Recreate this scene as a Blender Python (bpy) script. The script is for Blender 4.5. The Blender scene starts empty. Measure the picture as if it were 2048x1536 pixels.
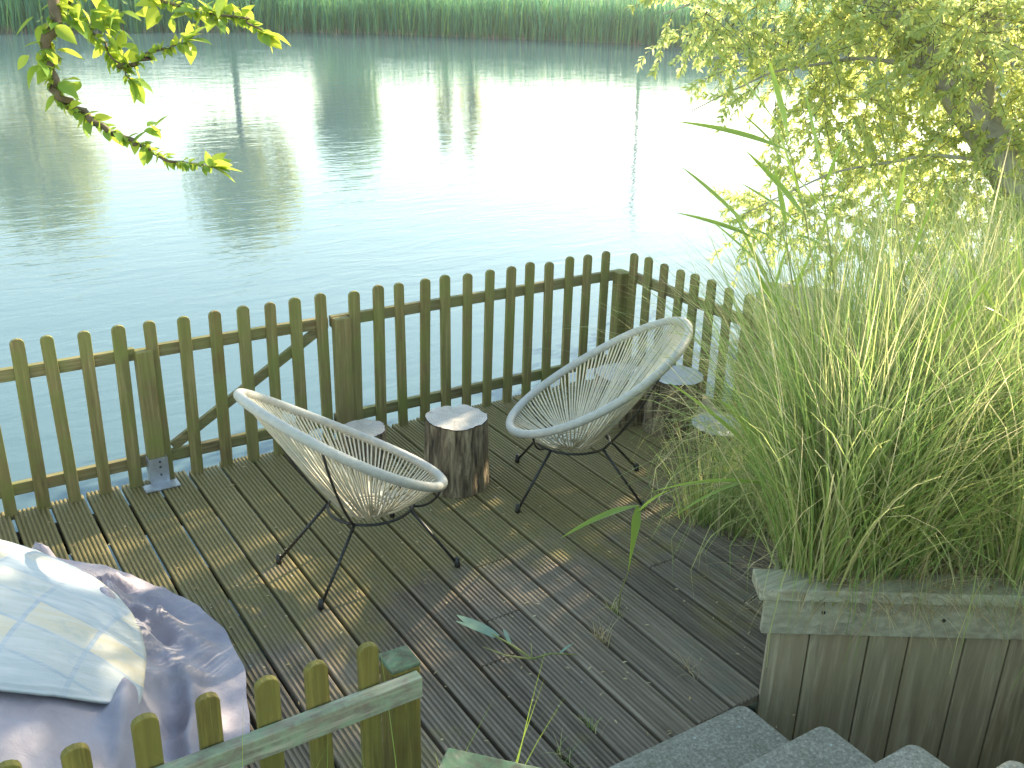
import bpy, math, random
import numpy as np
from math import sin, cos, pi, radians, sqrt
from mathutils import Vector, Matrix, noise as mnoise

random.seed(7)
rng = np.random.default_rng(11)
scene = bpy.context.scene
C = scene.collection

# ------------------------------------------------------------------ camera
F_PX, PITCH, YAW, ROLL, CAM_H = 2000.0, 0.390551510, 0.576445519, 0.0262498545, 2.3
fw = Vector((sin(YAW) * cos(PITCH), cos(YAW) * cos(PITCH), -sin(PITCH)))
rt = Vector((cos(YAW), -sin(YAW), 0.0))
up = rt.cross(fw)
r2 = rt * cos(ROLL) + up * sin(ROLL)
u2 = -rt * sin(ROLL) + up * cos(ROLL)
cam_data = bpy.data.cameras.new('camera')
cam = bpy.data.objects.new('camera', cam_data)
C.objects.link(cam)
M = Matrix.Identity(4)
for i in range(3):
    M[i][0], M[i][1], M[i][2] = r2[i], u2[i], -fw[i]
M[2][3] = CAM_H
cam.matrix_world = M
cam_data.sensor_width = 36.0
cam_data.lens = F_PX / 2048.0 * 36.0
cam_data.clip_start = 0.05
cam_data.clip_end = 1000
scene.camera = cam

# ------------------------------------------------------------------ light
SUN_AZ, SUN_EL = radians(78), radians(24)       # azimuth clockwise from +Y
world = bpy.data.worlds.new('World')
scene.world = world
world.use_nodes = True
wn = world.node_tree
bg = wn.nodes['Background']
sky = wn.nodes.new('ShaderNodeTexSky')
sky.sky_type = 'NISHITA'
sky.sun_disc = False
sky.sun_elevation = SUN_EL
sky.sun_rotation = SUN_AZ
sky.air_density = 1.3
sky.dust_density = 0.5
sky.ozone_density = 1.0
tint = wn.nodes.new('ShaderNodeMix'); tint.data_type = 'RGBA'; tint.blend_type = 'MULTIPLY'   # warm tint added over the sky so its light is less blue
tint.inputs[0].default_value = 1.0
tint.inputs[7].default_value = (1.07, 1.0, 0.87, 1)
wn.links.new(sky.outputs[0], tint.inputs[6])
wn.links.new(tint.outputs[2], bg.inputs[0])
bg.inputs[1].default_value = 0.15
sun_data = bpy.data.lights.new('sun', 'SUN')
sun_data.energy = 4.4
sun_data.angle = radians(0.5)
sun_data.color = (1.0, 0.83, 0.58)
sun = bpy.data.objects.new('sun', sun_data)
C.objects.link(sun)
sd = Vector((sin(SUN_AZ) * cos(SUN_EL), cos(SUN_AZ) * cos(SUN_EL), sin(SUN_EL)))
sun.rotation_euler = sd.to_track_quat('Z', 'Y').to_euler()
sun.location = (20, 10, 15)
scene.view_settings.view_transform = 'Standard'
scene.view_settings.look = 'None'
scene.view_settings.gamma = 1.0
scene.view_settings.exposure = 1.95
scene.render.engine = 'CYCLES'
scene.cycles.max_bounces = 10
scene.cycles.transparent_max_bounces = 8

# ------------------------------------------------------------------ helpers
class NT:
    """tiny node-tree builder"""
    def __init__(s, name):
        s.m = bpy.data.materials.new(name)
        s.m.use_nodes = True
        s.t = s.m.node_tree
        s.b = s.t.nodes['Principled BSDF']
        s.out = s.t.nodes['Material Output']
        s.tc = s.t.nodes.new('ShaderNodeTexCoord').outputs['Object']
    def new(s, kind, **kw):
        n = s.t.nodes.new(kind)
        for k, v in kw.items():
            if k.startswith('i_'):
                n.inputs[k[2:].replace('_', ' ')].default_value = v
            else:
                setattr(n, k, v)
        return n
    def link(s, a, b): s.t.links.new(a, b)
    def mapping(s, scale, src=None, rot=(0, 0, 0)):
        n = s.new('ShaderNodeMapping')
        n.inputs['Scale'].default_value = scale
        n.inputs['Rotation'].default_value = rot
        s.link(src or s.tc, n.inputs['Vector'])
        return n.outputs[0]
    def noise(s, scale, detail=4, rough=0.6, vec=None, dist=0.0):
        n = s.new('ShaderNodeTexNoise', i_Scale=scale, i_Detail=detail, i_Roughness=rough, i_Distortion=dist)
        s.link(vec or s.tc, n.inputs['Vector'])
        return n.outputs['Fac']
    def ramp(s, fac, stops):
        n = s.new('ShaderNodeValToRGB')
        e = n.color_ramp.elements
        while len(e) < len(stops): e.new(0.5)
        for el, (p, c) in zip(e, stops):
            el.position = p
            el.color = (c[0], c[1], c[2], 1) if not isinstance(c, (int, float)) else (c, c, c, 1)
        s.link(fac, n.inputs[0])
        return n.outputs[0]
    def mix(s, fac, a, b, mode='MIX'):
        n = s.new('ShaderNodeMix', data_type='RGBA', blend_type=mode)
        for sock, v in ((n.inputs[0], fac), (n.inputs[6], a), (n.inputs[7], b)):
            if isinstance(v, (int, float)): sock.default_value = v
            elif isinstance(v, tuple): sock.default_value = (*v, 1)
            else: s.link(v, sock)
        return n.outputs[2]
    def math(s, op, a, b=0.0, c=0.0):
        n = s.new('ShaderNodeMath', operation=op)
        for sock, v in zip(n.inputs, (a, b, c)):
            if isinstance(v, (int, float)): sock.default_value = v
            else: s.link(v, sock)
        return n.outputs[0]
    def bump(s, h, strength=0.3, dist=0.01):
        n = s.new('ShaderNodeBump', i_Strength=strength, i_Distance=dist)
        s.link(h, n.inputs['Height'])
        s.link(n.outputs[0], s.b.inputs['Normal'])
        return n
    def color(s, c):
        if isinstance(c, tuple): s.b.inputs['Base Color'].default_value = (*c, 1)
        else: s.link(c, s.b.inputs['Base Color'])
    def rough(s, v):
        if isinstance(v, (int, float)): s.b.inputs['Roughness'].default_value = v
        else: s.link(v, s.b.inputs['Roughness'])
    def island(s):
        return s.new('ShaderNodeNewGeometry').outputs['Random Per Island']
    def objrand(s):
        return s.new('ShaderNodeObjectInfo').outputs['Random']

def link_obj(o, parent=None):
    C.objects.link(o)
    if parent: o.parent = parent
    return o

def mesh_obj(name, V, Fc, mat, parent=None, smooth=False):
    me = bpy.data.meshes.new(name)
    V = V.tolist() if hasattr(V, 'tolist') else V
    Fc = Fc.tolist() if hasattr(Fc, 'tolist') else Fc
    me.from_pydata(V, [], Fc)
    me.materials.append(mat)
    if smooth:
        me.polygons.foreach_set('use_smooth', [True] * len(me.polygons))
    me.update()
    return link_obj(bpy.data.objects.new(name, me), parent)

def empty(name, loc=(0, 0, 0), rz=0.0):
    o = bpy.data.objects.new(name, None)
    o.empty_display_size = 0.1
    o.location = loc
    o.rotation_euler = (0, 0, rz)
    C.objects.link(o)
    return o

def tag(o, label=None, cat=None, group=None, kind=None):
    if label: o['label'] = label
    if cat: o['category'] = cat
    if group: o['group'] = group
    if kind: o['kind'] = kind
    return o

class MB:
    """collects pieces into one mesh"""
    def __init__(s): s.v = []; s.f = []
    def add(s, V, Fc):
        n = len(s.v)
        s.v += [tuple(p) for p in V]
        s.f += [tuple(i + n for i in q) for q in Fc]
        return s
    def box(s, lo, hi, M=None, jit=0.0):
        (a, b, c), (d, e, f) = lo, hi
        V = [(a, b, c), (d, b, c), (d, e, c), (a, e, c), (a, b, f), (d, b, f), (d, e, f), (a, e, f)]
        if jit: V = [tuple(k + random.uniform(-jit, jit) for k in p) for p in V]
        if M is not None: V = [tuple(M @ Vector(p)) for p in V]
        return s.add(V, [(0, 3, 2, 1), (4, 5, 6, 7), (0, 1, 5, 4), (1, 2, 6, 5), (2, 3, 7, 6), (3, 0, 4, 7)])
    def tube(s, P, R, seg=8, closed=False, cap=True):
        P = [Vector(p) for p in P]
        n = len(P)
        if isinstance(R, (int, float)): R = [R] * n
        V = []; Fc = []
        prev = None
        for i, p in enumerate(P):
            if closed: t = P[(i + 1) % n] - P[i - 1]
            else: t = P[min(i + 1, n - 1)] - P[max(i - 1, 0)]
            t.normalize()
            if prev is None:
                a = t.orthogonal().normalized()
            else:
                a = (prev - t * prev.dot(t)).normalized()
            prev = a
            b = t.cross(a)
            for k in range(seg):
                w = 2 * pi * k / seg
                V.append(p + (a * cos(w) + b * sin(w)) * R[i])
        for i in range(n if closed else n - 1):
            j = (i + 1) % n
            for k in range(seg):
                l = (k + 1) % seg
                Fc.append((i * seg + k, i * seg + l, j * seg + l, j * seg + k))
        if cap and not closed:
            Fc.append(tuple(range(seg))[::-1])
            Fc.append(tuple((n - 1) * seg + k for k in range(seg)))
        return s.add(V, Fc)
    def build(s, name, mat, parent=None, smooth=False, bevel=0.0):
        o = mesh_obj(name, s.v, s.f, mat, parent, smooth)
        if bevel:
            md = o.modifiers.new('bevel', 'BEVEL')
            md.width = bevel; md.segments = 2; md.limit_method = 'ANGLE'
        return o

def ribbons(base, az, tilt, bend, length, width, segs=4, twist=None, taper=0.75, wprof=None):
    """curved tapering blades; all arguments are arrays of the same length"""
    n = len(base)
    base = np.asarray(base, float)
    hx, hy = np.cos(az), np.sin(az)
    if twist is None: twist = rng.uniform(-0.9, 0.9, n)
    sx = -hy * np.cos(twist) + hx * np.sin(twist)
    sy = hx * np.cos(twist) + hy * np.sin(twist)
    pos = base.copy()
    V = np.zeros((n, segs + 1, 2, 3))
    for k in range(segs + 1):
        t = k / segs
        w = width * (wprof(t) if wprof else (1 - t) ** taper + 0.04) * 0.5
        V[:, k, 0, 0] = pos[:, 0] - sx * w; V[:, k, 0, 1] = pos[:, 1] - sy * w; V[:, k, 0, 2] = pos[:, 2]
        V[:, k, 1, 0] = pos[:, 0] + sx * w; V[:, k, 1, 1] = pos[:, 1] + sy * w; V[:, k, 1, 2] = pos[:, 2]
        th = tilt + bend * ((k + 0.5) / segs) ** 1.6
        d = length / segs
        pos[:, 0] += np.sin(th) * hx * d; pos[:, 1] += np.sin(th) * hy * d; pos[:, 2] += np.cos(th) * d
    V = V.reshape(-1, 3)
    idx = np.arange(n)[:, None] * (segs + 1) * 2
    Fl = []
    for k in range(segs):
        a = idx + 2 * k
        Fl.append(np.concatenate([a, a + 1, a + 3, a + 2], 1))
    return V, np.concatenate(Fl)

def leaf_cards(P, D, N, L, W, fold=0.18):
    """pointed leaves folded along the midrib: P base, D direction, N up, L length, W width (arrays)"""
    n = len(P)
    P = np.asarray(P, float); D = np.asarray(D, float); N = np.asarray(N, float)
    D = D / np.linalg.norm(D, axis=1)[:, None]
    S = np.cross(D, N); S /= (np.linalg.norm(S, axis=1)[:, None] + 1e-9)
    U = np.cross(S, D)
    L = np.asarray(L)[:, None]; W = np.asarray(W)[:, None]
    a = P
    b = P + D * L * 0.42 + U * L * 0.05
    c = P + D * L - U * L * 0.10
    l1 = P + D * L * 0.22 - S * W * 0.40 + U * W * fold
    l2 = P + D * L * 0.62 - S * W * 0.42 + U * W * fold
    q1 = P + D * L * 0.22 + S * W * 0.40 + U * W * fold
    q2 = P + D * L * 0.62 + S * W * 0.42 + U * W * fold
    V = np.stack([a, b, c, l1, l2, q1, q2], 1).reshape(-1, 3)
    i = np.arange(n)[:, None] * 7
    F1 = np.concatenate([i, i + 1, i + 4, i + 3], 1)
    F2 = np.concatenate([i + 1, i, i + 5, i + 6], 1)
    T1 = np.concatenate([i + 1, i + 2, i + 4], 1)
    T2 = np.concatenate([i + 1, i + 6, i + 2], 1)
    return V, F1.tolist() + F2.tolist() + T1.tolist() + T2.tolist()

def leaf_fine(P, D, N, L, W, fold=0.2):
    """like leaf_cards with a smooth outline, drooping tip and folded midrib"""
    n = len(P)
    P = np.asarray(P, float); D = np.asarray(D, float); N = np.asarray(N, float)
    D = D / np.linalg.norm(D, axis=1)[:, None]
    S = np.cross(D, N); S /= (np.linalg.norm(S, axis=1)[:, None] + 1e-9)
    U = np.cross(S, D)
    L = np.asarray(L)[:, None]; W = np.asarray(W)[:, None]
    st = [(0.0, 0.02), (0.12, 0.27), (0.28, 0.46), (0.46, 0.50), (0.64, 0.41), (0.80, 0.25), (0.92, 0.10), (1.0, 0.01)]
    cur = rng.uniform(0.05, 0.35, n)[:, None]
    rows = []
    for u, w in st:
        c = P + D * L * u + U * L * (0.10 * u - cur * u * u)
        rows += [c - S * W * w + U * W * fold * w * 1.6, c, c + S * W * w + U * W * fold * w * 1.6]
    V = np.stack(rows, 1).reshape(-1, 3)
    i = np.arange(n)[:, None] * len(rows)
    Fl = []
    for k in range(len(st) - 1):
        a = i + 3 * k
        Fl += [np.concatenate([a, a + 1, a + 4, a + 3], 1), np.concatenate([a + 1, a + 2, a + 5, a + 4], 1)]
    return V, np.concatenate(Fl)

def fbm(x, y, z=0.0, s=1.0):
    return mnoise.fractal(Vector((x * s, y * s, z * s)), 1.0, 2.0, 4)

# ------------------------------------------------------------------ materials
def foliage_mat(name, stops, trans=0.5, rough=0.5, tcol=None, spec=0.3):
    n = NT(name)
    stops = [(p, tuple(min(0.75, k * 1.2) for k in c)) for p, c in stops]
    col = n.ramp(n.island(), stops)
    n.color(col); n.rough(rough)
    n.b.inputs['Specular IOR Level'].default_value = spec
    tr = n.new('ShaderNodeBsdfTranslucent')
    if tcol:
        n.link(n.mix(0.6, col, tcol), tr.inputs[0])
    else:
        n.link(col, tr.inputs[0])
    mx = n.new('ShaderNodeMixShader'); mx.inputs[0].default_value = trans
    n.link(n.b.outputs[0], mx.inputs[1]); n.link(tr.outputs[0], mx.inputs[2])
    n.link(mx.outputs[0], n.out.inputs[0])
    return n.m

def wood_mat(name, dark, light, moss, moss_amt=0.5, grain=(60, 60, 3), rough=0.8, bump=0.55, mscale=5.0, rot=(0, 0, 0), K=1.25):
    n = NT(name)
    dark, light, moss = (tuple(min(0.8, k * K) for k in c) for c in (dark, light, moss))
    v = n.mapping(grain, rot=rot)
    g = n.noise(1.0, 5, 0.65, v, 0.4)
    big = n.noise(mscale, 5, 0.65)
    col = n.ramp(g, [(0.34, tuple(k * 0.6 for k in dark)), (0.48, dark), (0.66, light)])
    streak = n.noise(1.0, 3, 0.7, n.mapping(tuple(k * 0.35 for k in grain), rot=rot))
    col = n.mix(n.ramp(streak, [(0.48, 0.0), (0.68, 0.6)]), col, tuple(k * v for k, v in zip(dark, (1.0, 0.75, 0.55))))
    col = n.mix(n.math('MULTIPLY', n.ramp(n.objrand(), [(0, 0.0), (1, 0.5)]), 1.0), col, tuple(k * 0.75 for k in light))
    col = n.mix(n.math('MULTIPLY', n.ramp(big, [(0.38, 0.0), (0.66, 1.0)]), moss_amt), col, moss)
    n.color(col); n.rough(rough)
    n.b.inputs['Specular IOR Level'].default_value = 0.25
    n.bump(n.math('ADD', g, n.math('MULTIPLY', big, 0.5)), bump, 0.004)
    return n.m

M_fence = wood_mat('fence_wood', (0.15, 0.12, 0.05), (0.29, 0.25, 0.11), (0.15, 0.17, 0.045), 0.9, K=1.05)
M_railw = wood_mat('rail_wood', (0.15, 0.125, 0.06), (0.29, 0.25, 0.13), (0.16, 0.18, 0.06), 0.8, grain=(3, 60, 60), K=1.05)
M_rail_near = wood_mat('weathered_rail', (0.09, 0.08, 0.06), (0.30, 0.28, 0.22), (0.17, 0.24, 0.15), 0.8, grain=(5, 60, 60), mscale=22)
M_fence_near = wood_mat('near_fence_wood', (0.10, 0.085, 0.022), (0.21, 0.18, 0.045), (0.115, 0.11, 0.025), 0.8, K=1.1)
M_lichen = wood_mat('lichen_wood', (0.04, 0.045, 0.03), (0.15, 0.165, 0.12), (0.05, 0.11, 0.06), 0.85, grain=(14, 14, 14), mscale=30)
M_planter = wood_mat('planter_wood', (0.17, 0.14, 0.09), (0.33, 0.28, 0.19), (0.19, 0.175, 0.09), 0.5, grain=(40, 40, 2.5), mscale=3, K=1.55)
M_cap = wood_mat('planter_cap_wood', (0.19, 0.175, 0.125), (0.34, 0.31, 0.23), (0.25, 0.27, 0.18), 0.6, grain=(2.5, 40, 40), mscale=6, K=1.4)

def deck_material():
    n = NT('deck_wood')
    v = n.mapping((30, 1.6, 30))
    g = n.noise(1.0, 5, 0.7, v, 0.3)
    big = n.noise(1.4, 5, 0.65)
    mid = n.noise(6.0, 4, 0.7)
    col = n.ramp(g, [(0.25, (0.085, 0.066, 0.046)), (0.5, (0.17, 0.138, 0.098)), (0.8, (0.33, 0.28, 0.21))])
    # a colour for each board
    sep = n.new('ShaderNodeSeparateXYZ'); n.link(n.tc, sep.inputs[0])
    bi = n.math('FLOOR', n.math('DIVIDE', n.math('ADD', sep.outputs[0], 20 * 0.15755 - 0.2599), 0.15755))
    wnn = n.new('ShaderNodeTexWhiteNoise', noise_dimensions='1D'); n.link(bi, wnn.inputs['W'])
    col = n.mix(0.8, col, n.ramp(wnn.outputs['Value'], [(0, (0.55, 0.52, 0.47)), (0.5, (1, 1, 1)), (1, (1.3, 1.25, 1.1))]), 'MULTIPLY')
    # algae thicker towards the damp edge over the water, golden to paint in sunlight
    edge = n.math('MULTIPLY', n.math('SUBTRACT', sep.outputs[1], 2.7), 0.42)
    al = n.math('ADD', n.math('MULTIPLY', big, 1.0), n.math('MULTIPLY', mid, 0.5))
    al = n.math('ADD', al, n.math('MINIMUM', n.math('MAXIMUM', edge, 0.0), 0.6))
    col = n.mix(n.ramp(al, [(0.80, 0.0), (1.15, 0.7)]), col, (0.20, 0.17, 0.055))
    teal = n.noise(3.3, 5, 0.7, n.mapping((1, 1, 1), rot=(0.3, 0.2, 0.9)))
    col = n.mix(n.ramp(teal, [(0.60, 0.0), (0.75, 0.35)]), col, (0.10, 0.15, 0.12))
    # pale specks of petals and droppings
    vo = n.new('ShaderNodeTexVoronoi', i_Scale=17.0); n.link(n.tc, vo.inputs['Vector'])
    sp = n.ramp(vo.outputs['Distance'], [(0.05, 1.0), (0.09, 0.0)])
    sel = n.ramp(n.noise(9.0, 2), [(0.56, 0.0), (0.6, 1.0)])
    col = n.mix(n.math('MULTIPLY', sp, sel), col, (0.36, 0.36, 0.33))
    n.color(col); n.rough(n.ramp(big, [(0.3, 0.55), (0.7, 0.8)]))
    n.b.inputs['Specular IOR Level'].default_value = 0.35
    n.bump(g, 0.3, 0.003)
    return n.m
M_deck = deck_material()

def water_material():
    n = NT('lake_water')
    n.color((0.078, 0.135, 0.155)); n.rough(0.03)
    n.b.inputs['IOR'].default_value = 1.333
    n.b.inputs['Specular IOR Level'].default_value = 0.5
    w1 = n.noise(1.0, 3, 0.55, n.mapping((1.1, 3.4, 1), rot=(0, 0, radians(-22))), 0.6)
    w2 = n.noise(1.0, 2, 0.5, n.mapping((4.0, 11.0, 1), rot=(0, 0, radians(-40))), 0.8)
    w3 = n.noise(0.25, 2, 0.5)
    h = n.math('ADD', n.math('MULTIPLY', w1, 1.0), n.math('MULTIPLY', w2, 0.28))
    h = n.math('MULTIPLY', h, n.ramp(w3, [(0.3, 0.55), (0.7, 1.0)]))
    sp = n.new('ShaderNodeSeparateXYZ'); n.link(n.tc, sp.inputs[0])
    patch = n.ramp(n.math('MULTIPLY', n.math('ADD', sp.outputs[1], n.math('MULTIPLY', sp.outputs[0], -0.25)), 0.02), [(0.38, 0.0), (0.72, 1.0)])   # breeze by the far bank
    h = n.math('MULTIPLY', h, n.math('ADD', 1.0, n.math('MULTIPLY', patch, 1.6)))
    n.bump(h, 1.0, 0.0075)
    return n.m
M_water = water_material()

def simple(name, col, rough=0.6, metal=0.0, nscale=0, namt=0.3, bump=0.0, spec=0.5):
    n = NT(name)
    if nscale:
        f = n.noise(nscale, 5, 0.65)
        n.color(n.ramp(f, [(0.3, tuple(k * (1 - namt) for k in col)), (0.7, tuple(min(1, k * (1 + namt)) for k in col))]))
        if bump: n.bump(f, bump, 0.01)
    else:
        n.color(col)
    n.rough(rough)
    n.b.inputs['Metallic'].default_value = metal
    n.b.inputs['Specular IOR Level'].default_value = spec
    return n.m
M_black = simple('black_metal', (0.02, 0.02, 0.018), 0.45, 0.0, 40, 0.4)
M_galv = simple('galvanised_steel', (0.42, 0.46, 0.50), 0.45, 0.7, 25, 0.25)
M_soil = simple('soil', (0.055, 0.043, 0.028), 0.95, 0, 14, 0.5, 0.6)
M_bark = simple('bark', (0.12, 0.095, 0.07), 0.9, 0, 18, 0.5, 0.7)
M_twig = simple('twig_bark', (0.11, 0.085, 0.05), 0.8, 0, 30, 0.4)
M_greybark = simple('grey_willow_bark', (0.30, 0.285, 0.25), 0.9, 0, 9, 0.45, 0.8)

def cord_mat(name, a, b):
    n = NT(name)
    f = n.noise(35, 4, 0.7)
    big = n.noise(5, 3, 0.6)
    col = n.mix(n.ramp(big, [(0.35, 0.0), (0.7, 0.6)]), n.ramp(f, [(0.3, a), (0.7, b)]), (0.33, 0.36, 0.34))
    n.color(col); n.rough(0.5)
    return n
_n = cord_mat('white_cord', (0.54, 0.48, 0.34), (0.74, 0.67, 0.50)); M_cord = _n.m
_n = cord_mat('wrapped_rim', (0.32, 0.315, 0.285), (0.46, 0.45, 0.40))
_w = _n.noise(260, 2, 0.5); _n.bump(_w, 0.6, 0.004); M_rim = _n.m

M_grass = foliage_mat('planter_grass_blades', [(0, (0.14, 0.24, 0.065)), (0.4, (0.28, 0.37, 0.11)), (0.7, (0.42, 0.44, 0.17)), (0.9, (0.56, 0.51, 0.28)), (1, (0.62, 0.55, 0.35))], 0.6, 0.45)
M_drygrass = foliage_mat('dry_grass', [(0, (0.26, 0.20, 0.09)), (0.6, (0.42, 0.34, 0.18)), (1, (0.55, 0.47, 0.28))], 0.3, 0.6)
M_reedleaf = foliage_mat('reed_leaves', [(0, (0.13, 0.26, 0.05)), (1, (0.28, 0.38, 0.08))], 0.55, 0.4, (0.50, 0.62, 0.08))
M_farreed = foliage_mat('far_reeds', [(0, (0.06, 0.19, 0.12)), (0.6, (0.10, 0.28, 0.155)), (1, (0.22, 0.40, 0.12))], 0.45, 0.6)
M_farstalk = foliage_mat('far_reed_stalks', [(0, (0.10, 0.09, 0.06)), (1, (0.28, 0.23, 0.16))], 0.2, 0.7)
M_willow = foliage_mat('willow_leaves', [(0, (0.24, 0.34, 0.19)), (0.45, (0.35, 0.43, 0.20)), (0.78, (0.47, 0.50, 0.19)), (1, (0.60, 0.53, 0.10))], 0.72, 0.45, (0.80, 0.86, 0.33))
M_branchleaf = foliage_mat('branch_leaves', [(0, (0.09, 0.20, 0.04)), (0.6, (0.19, 0.33, 0.06)), (1, (0.44, 0.47, 0.05))], 0.55, 0.4, (0.56, 0.64, 0.07))
M_farleaf = foliage_mat('far_tree_leaves', [(0, (0.34, 0.38, 0.05)), (1, (0.60, 0.58, 0.10))], 0.65, 0.6)
M_darkleaf = foliage_mat('dark_tree_leaves', [(0, (0.14, 0.25, 0.03)), (1, (0.32, 0.42, 0.06))], 0.55, 0.6)

# ------------------------------------------------------------------ ground, water
WZ = -0.5
def shore_right(x):                       # the right bank's water line, y as a function of x
    return 2.75 + (x - 3.75) * 0.36 + 0.25 * sin(x * 0.9)
BANK = [(-80, 52), (-15, 48.5), (5.6, 47.9), (18.4, 47.3), (27.2, 39.4), (31.2, 33.8), (40, 24), (60, 12)]
def bank_y(x):
    for (a, b), (c, d) in zip(BANK, BANK[1:]):
        if a <= x <= c: return b + (d - b) * (x - a) / (c - a)
    return BANK[0][1] if x < -80 else 8.0
def sm(a, b, t):
    t = min(1, max(0, (t - a) / (b - a))); return t * t * (3 - 2 * t)
def ground_z(x, y):
    z = -1.5
    z = max(z, -1.5 + 2.2 * sm(0.0, 5.0, y - bank_y(x) + 1.0) + 0.02 * max(0, y - bank_y(x) - 5))
    if x > 3.74:
        z = max(z, -1.5 + 1.75 * sm(-0.8, 0.9, shore_right(x) - y))
    if x <= 3.74 or y < 1.0:
        z = max(z, -1.5 + 0.6 * sm(1.0, 3.0, 4.0 - y))
        if x > 2.0: z = max(z, -1.5 + 1.28 * sm(0.0, 0.5, 1.85 - (x - 2.26) * 0.649 + 0.2 - y))
        z = max(z, -0.95 + 1.64 * sm(0.2, 0.9, 1.25 - y))
    return z + 0.02 * fbm(x, y, 0, 1.3)
xs = np.unique(np.concatenate([np.linspace(-150, -20, 14), np.linspace(-20, -3, 18), np.linspace(-3, 12, 76), np.linspace(12, 60, 60), np.linspace(60, 170, 12)]))
ys = np.unique(np.concatenate([np.linspace(-60, -3, 12), np.linspace(-3, 8, 60), np.linspace(8, 20, 12), np.linspace(20, 62, 64), np.linspace(62, 200, 14)]))
V = [(x, y, ground_z(x, y)) for y in ys for x in xs]
nx = len(xs)
Fc = [(j * nx + i, j * nx + i + 1, (j + 1) * nx + i + 1, (j + 1) * nx + i) for j in range(len(ys) - 1) for i in range(nx - 1)]
n = NT('bank_ground')
n.color(n.mix(n.ramp(n.noise(0.8, 5), [(0.35, 0.0), (0.65, 1.0)]), (0.075, 0.06, 0.03), (0.075, 0.12, 0.022)))
n.rough(0.95); n.bump(n.noise(6, 5), 0.5, 0.05)
tag(mesh_obj('ground', V, Fc, n.m, smooth=True), kind='structure')
tag(mesh_obj('water', [(-150, -60, WZ), (170, -60, WZ), (170, 120, WZ), (-150, 120, WZ)], [(0, 1, 2, 3)], M_water), kind='structure')

# ------------------------------------------------------------------ deck (grooved boards, one sheet of structure)
PITCH_B, X0B = 0.15755, 0.2599            # board pitch and a gap's x
def build_deck():
    mb = MB()
    gap = 0.0125
    ng = 8
    for b in range(-16, 22):
        xa = X0B + b * PITCH_B + gap / 2
        xb = xa + PITCH_B - gap
        if xa > 3.70 or xb < -2.2: continue
        xb = min(xb, 3.735)
        dz = random.uniform(-0.0025, 0.0025)
        w = (xb - xa) / ng
        prof = [(xa, -0.03)]
        for k in range(ng):
            x = xa + k * w
            d = 0.0065
            prof += [(x + w * 0.10, -d if k else -0.003), (x + w * 0.30, 0.0), (x + w * 0.68, 0.0), (x + w * 0.88, -d if k < ng - 1 else -0.003)]
        prof += [(xb, -0.03)]
        ys0 = 0.55 if xb < 2.07 else (1.875 if xa < 2.25 else 1.93 - (xa - 2.262) * 0.649)
        ends = [(ys0, 4.52 + random.uniform(-0.012, 0.012))]
        if random.random() < 0.35:
            c = random.uniform(2.3, 4.0)
            ends = [(ys0, c - 0.003), (c + 0.003, ends[0][1])]
        for y0, y1 in ends:
            nseg = max(2, int((y1 - y0) / 0.5))
            cols = []
            for j in range(nseg + 1):
                y = y0 + (y1 - y0) * j / nseg
                wob = 0.0018 * fbm(b * 3.1, y, 0, 1.0)
                cols.append([(px, y, pz + dz + wob) for px, pz in prof])
            V = [p for c in cols for p in c]
            m = len(prof)
            Fc = [(j * m + i, j * m + i + 1, (j + 1) * m + i + 1, (j + 1) * m + i) for j in range(nseg) for i in range(m - 1)]
            Fc += [tuple(range(m))[::-1], tuple(nseg * m + i for i in range(m))]
            mb.add(V, Fc)
    return tag(mb.build('deck', M_deck), kind='structure')
build_deck()
mb = MB()
for y in (0.8, 1.5, 2.2, 2.9, 3.6, 4.30):
    mb.box((-2.2, y, -0.17), (3.7 if y > 2 else 2.05, y + 0.07, -0.034))
mb.box((-2.2, 0.6, -0.6), (2.05, 0.64, -0.171))
tag(mb.build('deck_joists', simple('joist_wood', (0.05, 0.04, 0.028), 0.9, 0, 20, 0.4)), kind='structure')

# ------------------------------------------------------------------ fences
FY = 4.483
def picket_mesh(mb, x, y, z0, z1, w=0.056, t=0.02, lean=0.0, M=None, n=7):
    """flat slat with a rounded top, face in the xz plane"""
    r = w / 2
    top = [(r * cos(a), z1 - r * 0.75 + r * 0.75 * sin(a)) for a in np.linspace(0, pi, n)]
    out = [(-r, z0), (r, z0)] + top
    V = []
    for yy in (-t / 2, t / 2):
        for (u, z) in out: V.append((x + u + lean * (z - z0), y + yy, z))
    m = len(out)
    Fc = [tuple(range(m)), tuple(range(2 * m - 1, m - 1, -1))]
    for i in range(m):
        j = (i + 1) % m
        Fc.append((j, i, i + m, j + m))
    if M is not None: V = [tuple(M @ Vector(p)) for p in V]
    mb.add(V, Fc)
def add_picket(par, x, y, z0, z1, mat, M=None):
    mb = MB()
    picket_mesh(mb, x, y, z0 + random.uniform(-0.012, 0.008), z1 + random.uniform(-0.009, 0.009), 0.055 + random.uniform(-0.004, 0.004), 0.02, random.uniform(-0.014, 0.014), M)
    return mb.build('picket', mat, par, bevel=0.0025)
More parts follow.
